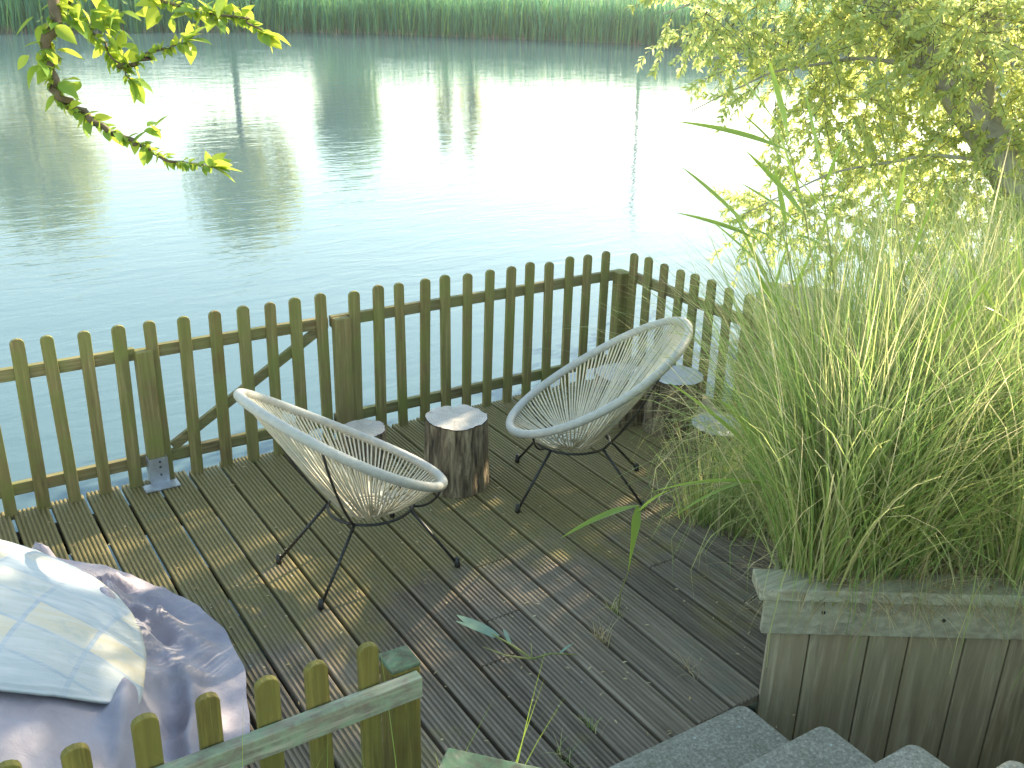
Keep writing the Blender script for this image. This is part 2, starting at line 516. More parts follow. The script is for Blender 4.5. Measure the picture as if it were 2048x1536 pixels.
def rail(par, x0, x1, y, z, h, t, mat, M=None):
    mb = MB()
    nseg = max(2, int((x1 - x0) / 0.25))
    V = []; Fc = []
    for i in range(nseg + 1):
        x = x0 + (x1 - x0) * i / nseg
        e = 0.003 * fbm(x, z * 9, y, 2.0)
        for (yy, zz) in ((-t / 2, -h / 2), (t / 2, -h / 2), (t / 2, h / 2), (-t / 2, h / 2)):
            V.append((x, y + yy, z + zz + e))
    for i in range(nseg):
        for k in range(4):
            l = (k + 1) % 4
            Fc.append((i * 4 + k, i * 4 + l, (i + 1) * 4 + l, (i + 1) * 4 + k))
    Fc += [(3, 2, 1, 0), tuple(nseg * 4 + k for k in range(4))]
    if M is not None: V = [tuple(M @ Vector(p)) for p in V]
    return mb.add(V, Fc).build('rail', mat, par, bevel=0.003)

XS = [a * 2.3 for a in (0.171, 0.229, 0.288, 0.348, 0.414, 0.474, 0.538, 0.597, 0.655, 0.713, 0.773, 0.845, 0.905, 0.962, 1.02, 1.078, 1.135, 1.193, 1.253, 1.31, 1.37, 1.429, 1.484, 1.541)]
RY = FY + 0.028                           # rails sit on the water side of the slats
def waterside(name, label, cat, x0, x1, pk, group=None, posts=(), brace=None):
    t = empty(name, ((x0 + x1) / 2, FY, 0))
    tag(t, label, cat, group)
    M = Matrix.Translation((-(x0 + x1) / 2, -FY, 0))
    for x in pk: add_picket(t, x, FY, -0.02, 0.805, M_fence, M)
    rail(t, x0, x1, RY, 0.648, 0.058, 0.03, M_railw, M)
    rail(t, x0, x1, RY, 0.108, 0.058, 0.03, M_railw, M)
    for (x, y, w, d, h) in posts:
        mb = MB().box((x - w / 2, y - d / 2, 0.0), (x + w / 2, y + d / 2, h), M)
        mb.build('post', M_fence, t, bevel=0.004)
    if brace:
        (xa, za), (xb, zb) = brace
        a = Vector((xa, RY, za)); b = Vector((xb, RY, zb))
        d = (b - a).normalized(); nrm = Vector((-d.z, 0, d.x)) * 0.024
        V = [a - nrm, b - nrm, b + nrm, a + nrm]
        V = [v + Vector((0, o, 0)) for o in (-0.012, 0.012) for v in V]
        MB().add([M @ v for v in V], [(0, 1, 2, 3), (7, 6, 5, 4), (0, 4, 5, 1), (1, 5, 6, 2), (2, 6, 7, 3), (3, 7, 4, 0)]).build('brace', M_railw, t, bevel=0.002)
    return t
PX1, PX2, PX3 = 0.905, 1.872, 3.662
left_f = waterside('picket_fence', 'mossy wooden picket fence left of the gate, with steel post shoe at its end', 'fence', -1.6, 0.872,
                   [XS[0] - 0.135 * k for k in range(1, 12)] + XS[:4], 'picket fences round the deck', [(PX1, FY + 0.002, 0.075, 0.07, 0.668), (-0.75, FY + 0.05, 0.075, 0.07, 0.668)])
# galvanised shoe on the gate post
o = left_f.children[0]
M = Matrix.Translation((-left_f.location.x, -FY, 0))
mb = MB()
mb.box((PX1 - 0.044, FY - 0.041, 0.004), (PX1 + 0.044, FY - 0.036, 0.135), M)
mb.box((PX1 - 0.085, FY - 0.11, 0.003), (PX1 + 0.075, FY - 0.0365, 0.0085), M)
for s in (-1, 1): mb.box((PX1 + s * 0.0415 - 0.002, FY - 0.0355, 0.0086), (PX1 + s * 0.0415 + 0.002, FY + 0.03, 0.134), M)
shoe = mb.build('post_shoe', M_galv, left_f)
M_bolt = simple('bolt_steel', (0.1, 0.12, 0.16), 0.4, 0.8)
for z in (0.05, 0.09, 0.117): MB().tube([M @ Vector((PX1 + 0.006, FY - 0.041, z)), M @ Vector((PX1 + 0.006, FY - 0.046, z))], 0.006, 6).build('bolt', M_bolt, shoe)
gate = waterside('picket_gate', 'wooden picket gate with diagonal brace between two posts', 'gate', PX1 + 0.041, XS[10] + 0.035, XS[4:11], None, (), ((XS[4] + 0.04, 0.15), (XS[10] - 0.02, 0.61)))
mid_f = waterside('picket_fence', 'long mossy picket fence along the water from gate to deck corner', 'fence', PX2 - 0.045, 3.70,
                  XS[11:], 'picket fences round the deck', [(PX2, FY - 0.006, 0.085, 0.05, 0.672), (PX3, FY - 0.02, 0.085, 0.075, 0.675)])
# side fence, going back from the corner towards the viewer
SX = 3.687
t = empty('picket_fence', (SX, 3.6, 0))
tag(t, 'short picket fence at right angles behind the stumps, running into tall grass', 'fence', 'picket fences round the deck')
Ms = Matrix.Translation((0, 0, 0)) @ Matrix.Rotation(-pi / 2, 4, 'Z')   # local x runs along -Y, local y along +X
y = 4.395
while y > 2.72:
    add_picket(t, 3.6 - y, 0.0, -0.02, 0.805, M_fence, Ms); y -= 0.132
rail(t, 3.6 - 4.43, 3.6 - 2.7, 0.028, 0.648, 0.058, 0.03, M_railw, Ms)
rail(t, 3.6 - 4.43, 3.6 - 2.7, 0.028, 0.108, 0.058, 0.03, M_railw, Ms)
MB().box((3.6 - 2.72, -0.04, 0), (3.6 - 2.64, 0.04, 0.67), Ms).build('post', M_fence, t, bevel=0.004)

# near fence, its rail on the viewer's side
NY = 1.842
t = empty('picket_fence', (0.3, NY, 0))
tag(t, 'nearest picket fence with pale weathered rail and bright olive slats', 'fence', 'picket fences round the deck')
M = Matrix.Translation((-0.3, -NY, 0))
for k in range(-6, 6):
    add_picket(t, 0.141 + k * 0.1335, NY, 0.0, 0.805, M_fence_near, M)
rail(t, -0.9, 0.925, NY - 0.032, 0.652, 0.062, 0.034, M_rail_near, M)
rail(t, -0.9, 0.925, NY - 0.032, 0.12, 0.062, 0.034, M_rail_near, M)
MB().box((0.862, NY - 0.013, 0.0), (0.938, NY + 0.065, 0.69), M).build('post', M_fence_near, t, bevel=0.004)
MB().box((0.858, NY - 0.014, 0.691), (0.941, NY + 0.068, 0.70), M, 0.002).build('post_cap', M_lichen, t, bevel=0.003)

# lichen covered newel post at the head of the steps
t = empty('newel_post', (0.795, 1.265, 0.0), radians(-47))
tag(t, 'stout wooden post top with lichen covered cap board at the bottom edge', 'post')
MB().box((-0.06, -0.05, 0.0), (0.04, 0.045, 0.83)).build('post', M_fence_near, t, bevel=0.004)
MB().box((-0.10, -0.05, 0.832), (0.28, 0.05, 0.868), None, 0.004).build('cap_board', M_lichen, t, bevel=0.004)

# ------------------------------------------------------------------ steps
n = NT('step_concrete')
f1 = n.noise(90, 4, 0.85); f2 = n.noise(5, 5, 0.65)
col = n.ramp(f1, [(0.3, (0.10, 0.095, 0.073)), (0.55, (0.25, 0.238, 0.19)), (0.75, (0.50, 0.48, 0.40))])
col = n.mix(n.ramp(f2, [(0.45, 0.0), (0.7, 0.5)]), col, (0.10, 0.12, 0.055))
vo = n.new('ShaderNodeTexVoronoi', i_Scale=22.0); n.link(n.tc, vo.inputs['Vector'])
col = n.mix(n.math('MULTIPLY', n.ramp(vo.outputs['Distance'], [(0.06, 1.0), (0.13, 0.0)]), n.ramp(n.noise(8, 2), [(0.52, 0.0), (0.57, 0.8)])), col, (0.40, 0.44, 0.40))
n.color(col); n.rough(0.9); n.bump(f1, 0.5, 0.004)
M_step = n.m
t = empty('steps', (1.5, 1.3, 0))
tag(t, 'flight of speckled grey steps with rounded corners going down to the deck', 'steps')
for k, (fy, z) in enumerate(((1.775, 0.12), (1.465, 0.27), (1.185, 0.42), (0.93, 0.57), (0.66, 0.70))):
    xr = 2.085 + 0.0 * k
    out = [(0.93, fy)]
    rc = 0.035
    for a in np.linspace(pi / 2, 0, 6): out.append((xr - rc + rc * cos(a), fy - rc + rc * sin(a)))
    out += [(xr, fy - 0.36), (0.93, fy - 0.36)]
    m = len(out)
    V = [(x - 1.5, y - 1.3, zz) for zz in (z - 0.05, z) for x, y in out]
    Fc = [tuple(range(m)), tuple(range(2 * m - 1, m - 1, -1))] + [((i + 1) % m + m, i + m, i, (i + 1) % m)[::-1] for i in range(m)]
    MB().add(V, Fc).build('tread', M_step, t, bevel=0.007)
    MB().box((0.95 - 1.5, fy - 0.34 - 1.3, -0.02 if k == 0 else z - 0.18), (xr - 0.02 - 1.5, fy - 0.02 - 1.3, z - 0.052)).build('riser', M_step, t)

# ------------------------------------------------------------------ planter
PCX, PCY = 2.262, 1.855
dW = Vector((0.84, -0.545, 0)).normalized()      # along the front wall
dL = Vector((0.773, 0.634, 0)).normalized()      # along the hidden left wall
Mp = Matrix(((dW.x, -dW.y, 0, PCX), (dW.y, dW.x, 0, PCY), (0, 0, 1, 0), (0, 0, 0, 1)))   # local x along wall, y away from viewer
t = empty('planter', (PCX, PCY, 0))
tag(t, 'weathered grey wooden raised planter beside the steps, full of grass', 'planter')
Mt = Matrix.Translation((-PCX, -PCY, 0)) @ Mp
u = 0.0; k = 0
for wdt in (0.14, 0.20, 0.135, 0.19, 0.15, 0.19, 0.15, 0.18, 0.16):
    MB().box((u + 0.002, 0.012 + 0.002 * (k % 2), -0.7), (u + wdt - 0.003, 0.036, 0.33), Mt).build('board', M_planter, t, bevel=0.003)
    u += wdt; k += 1
WL = u
MB().box((-0.035, -0.018, 0.285), (WL, 0.0095, 0.430), Mt).build('fascia', M_cap, t, bevel=0.003)
MB().box((-0.065, -0.045, 0.4325), (WL, 0.075, 0.478), Mt, 0.002).build('cap', M_cap, t, bevel=0.004)
for x in (0.16, 0.56, 0.96, 1.3):
    MB().tube([Mt @ Vector((x, -0.0175, 0.365 + 0.01 * sin(x * 9))), Mt @ Vector((x, -0.0205, 0.365 + 0.01 * sin(x * 9)))], 0.007, 8).build('screw', M_black, t)
# left wall
ang = math.atan2(dL.y, dL.x)
Ml = Matrix.Rotation(ang, 4, 'Z')
MB().box((0.02, -0.036, -0.05), (1.9, -0.006, 0.33), Ml).build('side_wall', M_planter, t, bevel=0.003)
MB().box((0.02, -0.0055, 0.285), (1.9, 0.018, 0.43), Ml).build('side_fascia', M_cap, t, bevel=0.003)
# soil
c0 = Vector((PCX, PCY, 0))
pts = [c0 + dW * 0.06 + dL * 0.06, c0 + dW * WL + dL * 0.02, c0 + dW * WL + dL * 1.9, c0 + dL * 1.9 + dW * 0.04]
V = []; Fc = []
for j in range(13):
    for i in range(13):
        a, b = i / 12, j / 12
        p = (pts[0] * (1 - a) + pts[1] * a) * (1 - b) + (pts[3] * (1 - a) + pts[2] * a) * b
        V.append((p.x, p.y, 0.385 + 0.04 * fbm(p.x, p.y, 0, 4)))
Fc = [(j * 13 + i, j * 13 + i + 1, (j + 1) * 13 + i + 1, (j + 1) * 13 + i) for j in range(12) for i in range(12)]
tag(mesh_obj('soil', V, Fc, M_soil, smooth=True), kind='structure')

# ------------------------------------------------------------------ log stumps
n = NT('stump_bark')
v = n.mapping((30, 30, 5))
f = n.noise(1.0, 5, 0.65, v, 0.5)
n.color(n.ramp(f, [(0.36, (0.035, 0.026, 0.017)), (0.5, (0.17, 0.13, 0.08)), (0.66, (0.36, 0.30, 0.19))]))
n.rough(0.95); n.bump(f, 0.9, 0.02); M_stumpbark = n.m
def endgrain(name, a, b, c):
    n = NT(name)
    gr = n.new('ShaderNodeTexWave', wave_type='RINGS', rings_direction='Z', i_Scale=26.0, i_Distortion=2.0, i_Detail=3.0)
    n.link(n.tc, gr.inputs['Vector'])
    f = n.noise(9, 5, 0.7)
    col = n.mix(0.35, n.ramp(f, [(0.3, a), (0.7, b)]), n.ramp(gr.outputs['Fac'], [(0, a), (1, b)]))
    col = n.mix(n.ramp(n.noise(3.5, 4), [(0.5, 0.0), (0.7, 0.6)]), col, c)
    sp = n.new('ShaderNodeSeparateXYZ'); n.link(n.tc, sp.inputs[0])
    an = n.math('ARCTAN2', sp.outputs[1], sp.outputs[0])
    cr = n.math('ABSOLUTE', n.math('SINE', n.math('ADD', n.math('MULTIPLY', an, 3.5), n.math('MULTIPLY', n.noise(7, 4), 3.0))))
    col = n.mix(n.ramp(cr, [(0.0, 0.75), (0.06, 0.0)]), col, (0.16, 0.13, 0.10))   # drying cracks
    n.color(col); n.rough(0.75); n.bump(f, 0.3, 0.004)
    return n.m
M_end = endgrain('pale_end_grain', (0.27, 0.245, 0.205), (0.52, 0.49, 0.44), (0.33, 0.35, 0.36))
M_endgrey = endgrain('grey_end_grain', (0.30, 0.31, 0.30), (0.48, 0.50, 0.50), (0.28, 0.34, 0.30))
def stump(loc, r, h, label, mend, seed, group='log stumps standing on the deck', notch=True, rz=0.0, flare=0.06):
    t = empty('log_stump', loc, rz)
    tag(t, label, 'log stump', group)
    n, lv = 96, 12
    V = []; Fc = []
    def rad(a, z):
        q = 1 + 0.06 * fbm(cos(a) * 1.2 + seed, sin(a) * 1.2, z * 0.7, 1.2) + 0.045 * fbm(cos(a) * 7 + seed, sin(a) * 7, z * 1.5, 1.0) + 0.008 * fbm(cos(a) * 18 + seed, sin(a) * 18, z * 3, 1.0)
        if notch:
            d = abs((a - 1.15 + pi) % (2 * pi) - pi)
            q -= 0.24 * math.exp(-(d / 0.16) ** 2)
        return r * q * (1 + flare * (1 - z / h) ** 2)
    for j in range(lv):
        z = h * j / (lv - 1)
        for i in range(n):
            a = 2 * pi * i / n
            q = rad(a, z) * (0.99 if j == lv - 1 else 1 + 0.035 * fbm(a * 9, z * 6, seed, 1.0) - 0.02 * abs(sin(a * 23 + 2 * fbm(a * 3, z * 5, seed, 1.0))))
            V.append((q * cos(a), q * sin(a), z + (0.006 * fbm(cos(a) * 2, sin(a) * 2, seed, 1) if j == lv - 1 else 0)))
    for j in range(lv - 1):
        for i in range(n):
            k = (i + 1) % n
            Fc.append((j * n + i, j * n + k, (j + 1) * n + k, (j + 1) * n + i))
    mesh_obj('bark', V, Fc, M_stumpbark, t, True)
    V2 = [(0, 0, h)]; F2 = []
    for q, in ((0.35,), (0.7,), (1.0,)):
        for i in range(n):
            a = 2 * pi * i / n
            s = rad(a, h) * q * 0.975
            V2.append((s * cos(a), s * sin(a), h + 0.004 + 0.006 * fbm(cos(a) * 2 * q, sin(a) * 2 * q, seed, 1)))
    for i in range(n): F2.append((0, 1 + i, 1 + (i + 1) % n))
    for j in range(2):
        for i in range(n):
            k = (i + 1) % n
            F2.append((1 + j * n + i, 1 + (j + 1) * n + i, 1 + (j + 1) * n + k, 1 + j * n + k))
    mesh_obj('cut_top', V2, F2, mend, t, False)
    return t
stump((2.135, 3.755, 0), 0.147, 0.345, 'tall bark log stump table with white cut top between the two chairs', M_end, 1.3)
stump((1.85, 4.20, 0), 0.115, 0.17, 'low pale stump by the fence, mostly hidden behind the left chair', M_end, 4.1, notch=False)
stump((3.30, 3.98, 0), 0.14, 0.27, 'grey stump seen through the cords of the right chair', M_endgrey, 8.2, notch=False)
stump((3.47, 3.72, 0), 0.15, 0.31, 'grey topped stump just right of the right chair rim', M_endgrey, 6.7, notch=False)
stump((3.42, 3.30, 0), 0.15, 0.20, 'low grey topped stump half buried in grass tips', M_endgrey, 2.9, notch=False)
t = empty('cut_log', (3.55, 3.52, 0.10), radians(70))
tag(t, 'short log lying on its side by the side fence, sunlit bark', 'log')
V = []; n_ = 24
for j in range(9):
    x = -0.2 + 0.4 * j / 8
    for i in range(n_):
        a = 2 * pi * i / n_
        q = 0.085 * (1 + 0.12 * fbm(cos(a) * 2, sin(a) * 2, x * 5, 1))
        V.append((x, q * cos(a), q * sin(a)))
Fc = [(j * n_ + i, j * n_ + (i + 1) % n_, (j + 1) * n_ + (i + 1) % n_, (j + 1) * n_ + i) for j in range(8) for i in range(n_)]
mesh_obj('bark', V, Fc, simple('pale_log_bark', (0.42, 0.33, 0.25), 0.9, 0, 22, 0.45, 0.8), t, True)
for x, s in ((-0.2, 1), (0.2, -1)):
    mesh_obj('cut_end', [(x, 0, 0)] + [(x, 0.08 * cos(2 * pi * i / n_), 0.08 * sin(2 * pi * i / n_)) for i in range(n_)], [(0, 1 + (i + 1) % n_, 1 + i) for i in range(n_)], M_end, t)

# ------------------------------------------------------------------ string chairs
def make_chair(loc, rz, label):
    t = empty('string_chair', loc, rz)
    tag(t, label, 'chair', 'string lounge chairs on the deck')
    A, B, TI, CZ = 0.472, 0.352, 0.568, 0.572
    def rim(a):
        # a slightly egg-shaped hoop: wider at the back
        b = B * (1 - 0.06 * cos(a))
        p = Vector((A * cos(a) * cos(TI), b * sin(a), CZ - A * cos(a) * sin(TI)))
        p.z += 0.012 * (cos(2 * a))
        return p
    N = 96
    MB().tube([rim(2 * pi * i / N) for i in range(N)], 0.0195, 12, True).build('rim', M_rim, t, True)
    RC = Vector((0.10, 0, 0.262)); RR = 0.178
    def ring(a, r=RR, dz=0): return RC + Vector((r * cos(a), r * 0.95 * sin(a), dz))
    MB().tube([ring(2 * pi * i / 40) for i in range(40)], 0.0062, 8, True).build('base_ring', M_black, t, True)
    # cords: pairs from the hoop down to a small inner ring, sagging a little
    mb = MB(); hub = Vector((0.085, 0, 0.252)); n = 60
    for i in range(n):
        for s in (-0.26, 0.26):
            a = 2 * pi * (i + s) / n
            p = rim(a)
            ai = math.atan2(p.y / B, (p.x - 0.03) / A)
            q = hub + Vector((0.092 * cos(ai), 0.085 * sin(ai), 0.012 * cos(ai * 3 + i)))
            mid = (p + q) / 2 + Vector((0, 0, -0.035 - 0.012 * random.random())) + Vector((random.uniform(-.004, .004), random.uniform(-.004, .004), 0))
            P = [p * (1 - u) ** 2 + mid * 2 * u * (1 - u) + q * u * u for u in (0, .17, .34, .5, .67, .84, 1)]
            mb.tube(P, 0.0040, 5, False, False)
    mb.build('cords', M_cord, t, True)
    mb = MB()
    for rr, zz in ((0.094, 0.006), (0.075, 0.0), (0.056, -0.004), (0.036, -0.006)):
        mb.tube([hub + Vector((rr * cos(2 * pi * i / 28), rr * 0.93 * sin(2 * pi * i / 28), zz)) for i in range(28)], 0.007, 6, True)
    mb.build('cord_hub', M_cord, t, True)
    for a, sa in ((2.5, 2.25), (-2.5, -2.25), (0.75, 0.75), (-0.75, -0.75)):
        p = ring(a); q = rim(sa) + Vector((0, 0, -0.018))
        m = (p + q) / 2 + (Vector((cos(a), sin(a), 0)) * 0.022 + Vector((0, 0, -0.042)))
        MB().tube([p * (1 - u) ** 2 + m * 2 * u * (1 - u) + q * u * u for u in np.linspace(0, 1, 8)], 0.0055, 7).build('strut', M_black, t, True)
    for a, foot in ((2.45, (-0.235, 0.195)), (-2.45, (-0.245, -0.195)), (0.95, (0.35, 0.255)), (-0.95, (0.355, -0.255))):
        p = ring(a, RR, 0.002); q = Vector((foot[0], foot[1], 0.012))
        lg = MB().tube([p, p * 0.5 + q * 0.5, q], [0.0068, 0.0066, 0.0062], 8).build('leg', M_black, t, True)
        MB().tube([q + Vector((0, 0, 0.03)), Vector((q.x, q.y, 0.012)), Vector((q.x, q.y, 0.001))], [0.009, 0.012, 0.013], 8).build('foot_cap', M_black, lg, True)
    return t
make_chair((1.395, 3.33, 0), 0.092, 'cream string lounge chair left of the stump, facing right, cords lit warm by sun')
make_chair((2.668, 3.385, 0), 2.565, 'grey white string lounge chair right of the stump, backed by the corner fence')

# ------------------------------------------------------------------ covered seat: two cloths
n = NT('patchwork_cloth')
sep = n.new('ShaderNodeSeparateXYZ'); n.link(n.mapping((1, 1, 1), rot=(0, 0, radians(28))), sep.inputs[0])
br = n.new('ShaderNodeTexBrick', offset=0.0, i_Scale=1.0)
br.inputs['Color1'].default_value = (0.34, 0.40, 0.44, 1); br.inputs['Color2'].default_value = (0.50, 0.45, 0.33, 1)
br.inputs['Mortar'].default_value = (0.31, 0.36, 0.40, 1)
br.inputs['Mortar Size'].default_value = 0.006; br.inputs['Brick Width'].default_value = 0.17; br.inputs['Row Height'].default_value = 0.14
n.link(n.mapping((1, 1, 1), rot=(0, 0, radians(28))), br.inputs['Vector'])
f = n.noise(4.0, 5, 0.7, n.mapping((1.2, 9, 1.2), rot=(0, 0, radians(28))))
col = n.mix(n.ramp(f, [(0.40, 0.0), (0.66, 0.6)]), br.outputs['Color'], (0.50, 0.52, 0.53))
col = n.mix(n.ramp(n.noise(7, 5, 0.7), [(0.55, 0.0), (0.7, 0.5)]), col, (0.22, 0.31, 0.36))
n.color(col); n.rough(0.85)
fine = n.noise(1.0, 4, 0.6, n.mapping((25, 90, 25), rot=(0, 0, radians(28))))
n.bump(n.math('ADD', fine, n.math('MULTIPLY', br.outputs['Fac'], 0.5)), 0.35, 0.006)
M_cloth = n.m
n = NT('lilac_tarp')
f = n.noise(3.0, 5, 0.65)
n.color(n.ramp(f, [(0.3, (0.23, 0.205, 0.235)), (0.6, (0.33, 0.31, 0.355)), (0.8, (0.43, 0.42, 0.44))]))
n.rough(0.62); n.bump(n.noise(18, 4, 0.6, None, 0.8), 0.35, 0.012)
M_tarp = n.m
TC = (-0.62, 2.98)
def dome(r):
    """height of the covered seat under the cloths"""
    q = min(1.0, r / 1.16)
    return 0.18 + 0.53 * (1 - q ** 2.4)
def polar(name, f, mat, na, nr):
    V = [f(j / nr, 2 * pi * i / na) for j in range(nr + 1) for i in range(na)]
    Fc = [(j * na + i, j * na + (i + 1) % na, (j + 1) * na + (i + 1) % na, (j + 1) * na + i) for j in range(nr) for i in range(na)]
    return mesh_obj(name, V, Fc, mat, None, True)
def tarp_f(u, a):
    # lies over the seat, drops at its edge and spreads over the deck in folds
    rout = 1.395 + 0.03 * sin(a * 4 + 0.6) + 0.05 * fbm(cos(a), sin(a), 3.0, 1.6)
    r = 0.25 + (rout - 0.25) * u
    drop = sm(1.02, 1.22, r)
    w = fbm(r * cos(a) * 0.8, r * sin(a) * 0.8, 2.0, 1.6)
    rr = r + 0.10 * w
    # long folds running along the edge and a few across it
    f1 = 1 - abs(2 * ((rr * 5.2 + a * 0.9 + 0.4 * w) % 1.0) - 1)
    f2 = 1 - abs(2 * ((a * 2.9 + 2.2 * w + r * 1.1) % 1.0) - 1)
    fold = (0.085 * f1 ** 1.5 + 0.085 * f2 ** 1.7) * sm(0.98, 1.10, r) * (1 - 0.85 * sm(1.20, 1.40, r))
    wr = 0.020 * fbm(r * cos(a), r * sin(a), 5.0, 5.0) + 0.045 * max(0, w) * sm(0.5, 0.9, r)
    z = (dome(r) - 0.03 - 0.03 * sm(0.5, 0.9, r) * (1 if sin(a) > -0.3 else 0)) * (1 - drop) + fold + wr * (1 - 0.7 * drop) + 0.012
    return TC[0] + r * cos(a), TC[1] + r * sin(a), max(0.010, z)
tag(polar('tarpaulin', tarp_f, M_tarp, 420, 90), 'lilac grey tarpaulin spread in folds on the deck under the pale cloth', 'tarpaulin')
def top_f(u, a):
    R = 1.09 + 0.012 * sin(a * 3 + 1) + 0.012 * fbm(cos(a), sin(a), 0, 2)
    # the front edge is a gently curved hem, the rest a round rim
    hem = (0.46 + 0.03 * cos(a * 3)) / max(0.02, -sin(a)) if sin(a) < -0.05 else 9
    R = min(R, hem) if hem > R * 1.15 or hem < R * 0.85 else (R * hem / (R ** 12 + hem ** 12) ** (1 / 12))
    r = R * u
    z = dome(r) + 0.022 + 0.010 * fbm(r * cos(a), r * sin(a), 0, 3.0) + 0.004 * fbm(r * cos(a) * 0.5, r * sin(a) * 1.6, 4, 9.0)
    if u > 0.97: z -= 0.006
    return TC[0] + r * cos(a), TC[1] + r * sin(a), z
o = polar('patchwork_cover', top_f, M_cloth, 360, 110)
md = o.modifiers.new('thick', 'SOLIDIFY'); md.thickness = 0.008; md.offset = 1
tag(o, 'pale blue and cream patchwork cover stretched over the round seat', 'cover')

# ------------------------------------------------------------------ ornamental grass in the planter
def in_quad(n, a0=0.03, a1=1.0, b0=0.03, b1=1.0):
    a = rng.uniform(a0, a1, n); b = rng.uniform(b0, b1, n) ** 1.1
    P0, P1, P2, P3 = [np.array(p) for p in (pts[0], pts[1], pts[2], pts[3])]
    p = (P0[None] * (1 - a)[:, None] + P1[None] * a[:, None]) * (1 - b)[:, None] + (P3[None] * (1 - a)[:, None] + P2[None] * a[:, None]) * b[:, None]
    p[:, 2] = 0.38
    return p
def tussocks(cs, per, lmin, lmax, spread, w, bend=(0.2, 1.5), tilt=(0.02, 0.5)):
    B = []; AZ = []; TI = []
    for c in cs:
        k = int(per * rng.uniform(0.7, 1.3))
        r = spread * np.sqrt(rng.uniform(0, 1, k)); a = rng.uniform(0, 2 * pi, k)
        B.append(np.stack([c[0] + r * np.cos(a), c[1] + r * np.sin(a), np.full(k, c[2])], 1))
        AZ.append(a + rng.normal(0, 0.5, k)); TI.append(tilt[0] + (tilt[1] - tilt[0]) * (r / spread) * rng.uniform(0.3, 1.0, k))
    B = np.concatenate(B); AZ = np.concatenate(AZ); TI = np.concatenate(TI); n = len(B)
    L = rng.uniform(lmin, lmax, n); BE = rng.uniform(bend[0], bend[1], n) ** 1.3
    return ribbons(B, AZ, TI, BE, L, rng.uniform(0.6, 1.3, n) * w, 7)
cs = np.concatenate([in_quad(46, 0.05, 1.0, 0.06, 1.0), in_quad(13, 0.0, 0.08, 0.02, 0.9), in_quad(12, 0.3, 1.0, 0.5, 1.0)])
cs = cs[cs[:, 1] < 2.48]
V1, F1 = tussocks(cs, 190, 0.5, 1.42, 0.13, 0.0066)
nrm_ = np.array([-dW.y, dW.x])
cb = cs[((cs[:, :2] - np.array([PCX, PCY])) @ nrm_) > 0.30]
Vb, Fb = tussocks(cb, 60, 0.5, 1.15, 0.12, 0.0065, (1.3, 3.0), (0.1, 0.9))
F1 = np.concatenate([F1, Fb + len(V1)]); V1 = np.concatenate([V1, Vb])
nbb = 260
Bb = in_quad(nbb, 0.05, 1.0, 0.1, 0.6)
Vb, Fb = ribbons(Bb, rng.uniform(0, 2 * pi, nbb), rng.uniform(0.02, 0.5, nbb), rng.uniform(0.1, 1.9, nbb), rng.uniform(0.7, 1.5, nbb), rng.uniform(0.010, 0.018, nbb), 9)
F1 = np.concatenate([F1, Fb + len(V1)]); V1 = np.concatenate([V1, Vb])
cs2 = [(3.0, 2.75, 0.0), (3.2, 2.85, 0.0), (2.95, 2.9, 0.0), (3.1, 2.7, 0.0)]
V2, F2 = tussocks(cs2, 200, 0.3, 0.6, 0.12, 0.0055)
o = mesh_obj('ornamental_grass', np.concatenate([V1, V2]), np.concatenate([F1, F2 + len(V1)]), M_grass, None, True)
tag(o, 'dense mass of long arching green grass filling the planter', 'grass', kind='stuff')
B = in_quad(2000, 0.0, 1.0, 0.0, 0.7)
n_ = len(B)
V1, F1 = ribbons(B, rng.uniform(0, 2 * pi, n_), rng.uniform(0.2, 1.2, n_), rng.uniform(0.3, 1.9, n_), rng.uniform(0.2, 0.6, n_), rng.uniform(0.003, 0.007, n_), 6)
B = in_quad(1700, -0.02, 1.0, -0.02, 0.08)
n_ = len(B)
V2, F2 = ribbons(B, rng.normal(-2.3, 1.0, n_), rng.uniform(0.3, 1.2, n_), rng.uniform(0.5, 1.7, n_), rng.uniform(0.12, 0.40, n_), rng.uniform(0.003, 0.007, n_), 6)
o = mesh_obj('dry_grass', np.concatenate([V1, V2]), np.concatenate([F1, F2 + len(V1)]), M_drygrass, None, True)
tag(o, 'dead straw coloured grass tangled at the base of the planter', 'dry grass', kind='stuff')

# tall reeds that stand out from the mass
M_stem = foliage_mat('reed_stems', [(0, (0.16, 0.20, 0.05)), (1, (0.26, 0.26, 0.09))], 0.15, 0.5)
def reed(loc, h, az, lean, nleaf, label, lw=0.02, ll=0.38, seed=0, droop=0.9):
    r = np.random.default_rng(seed + 100)
    t = empty('tall_reed', loc)
    tag(t, label, 'reed', 'tall reeds in the planter')
    P = []
    for k in range(9):
        u = k / 8
        th = lean * u ** 1.2
        P.append(Vector((sin(th) * cos(az) * h * u, sin(th) * sin(az) * h * u, cos(th) * h * u)))
    MB().tube(P, [0.005 - 0.003 * k / 8 for k in range(9)], 6).build('stem', M_stem, t, True)
    for k in range(nleaf):
        u = 0.35 + 0.62 * (k + 0.5) / nleaf
        i = int(u * 8); f = u * 8 - i
        p = P[i] * (1 - f) + P[min(8, i + 1)] * f
        a = az + (pi * 0.85 if k % 2 else 0) + r.normal(0, 0.5)
        V, Fq = ribbons([p], np.array([a]), np.array([r.uniform(0.35, 0.75)]), np.array([r.uniform(0.3, 1.0) * droop]), np.array([ll * r.uniform(0.8, 1.2)]), np.array([lw * r.uniform(0.8, 1.2)]), 8,
                        np.array([r.uniform(-0.5, 0.5)]), wprof=lambda q: max(0.03, (0.35 + 2.2 * q) if q < 0.28 else (1 - (q - 0.28) / 0.72) ** 0.85))
        mesh_obj('leaf', V, Fq, M_reedleaf, t, True)
    return t
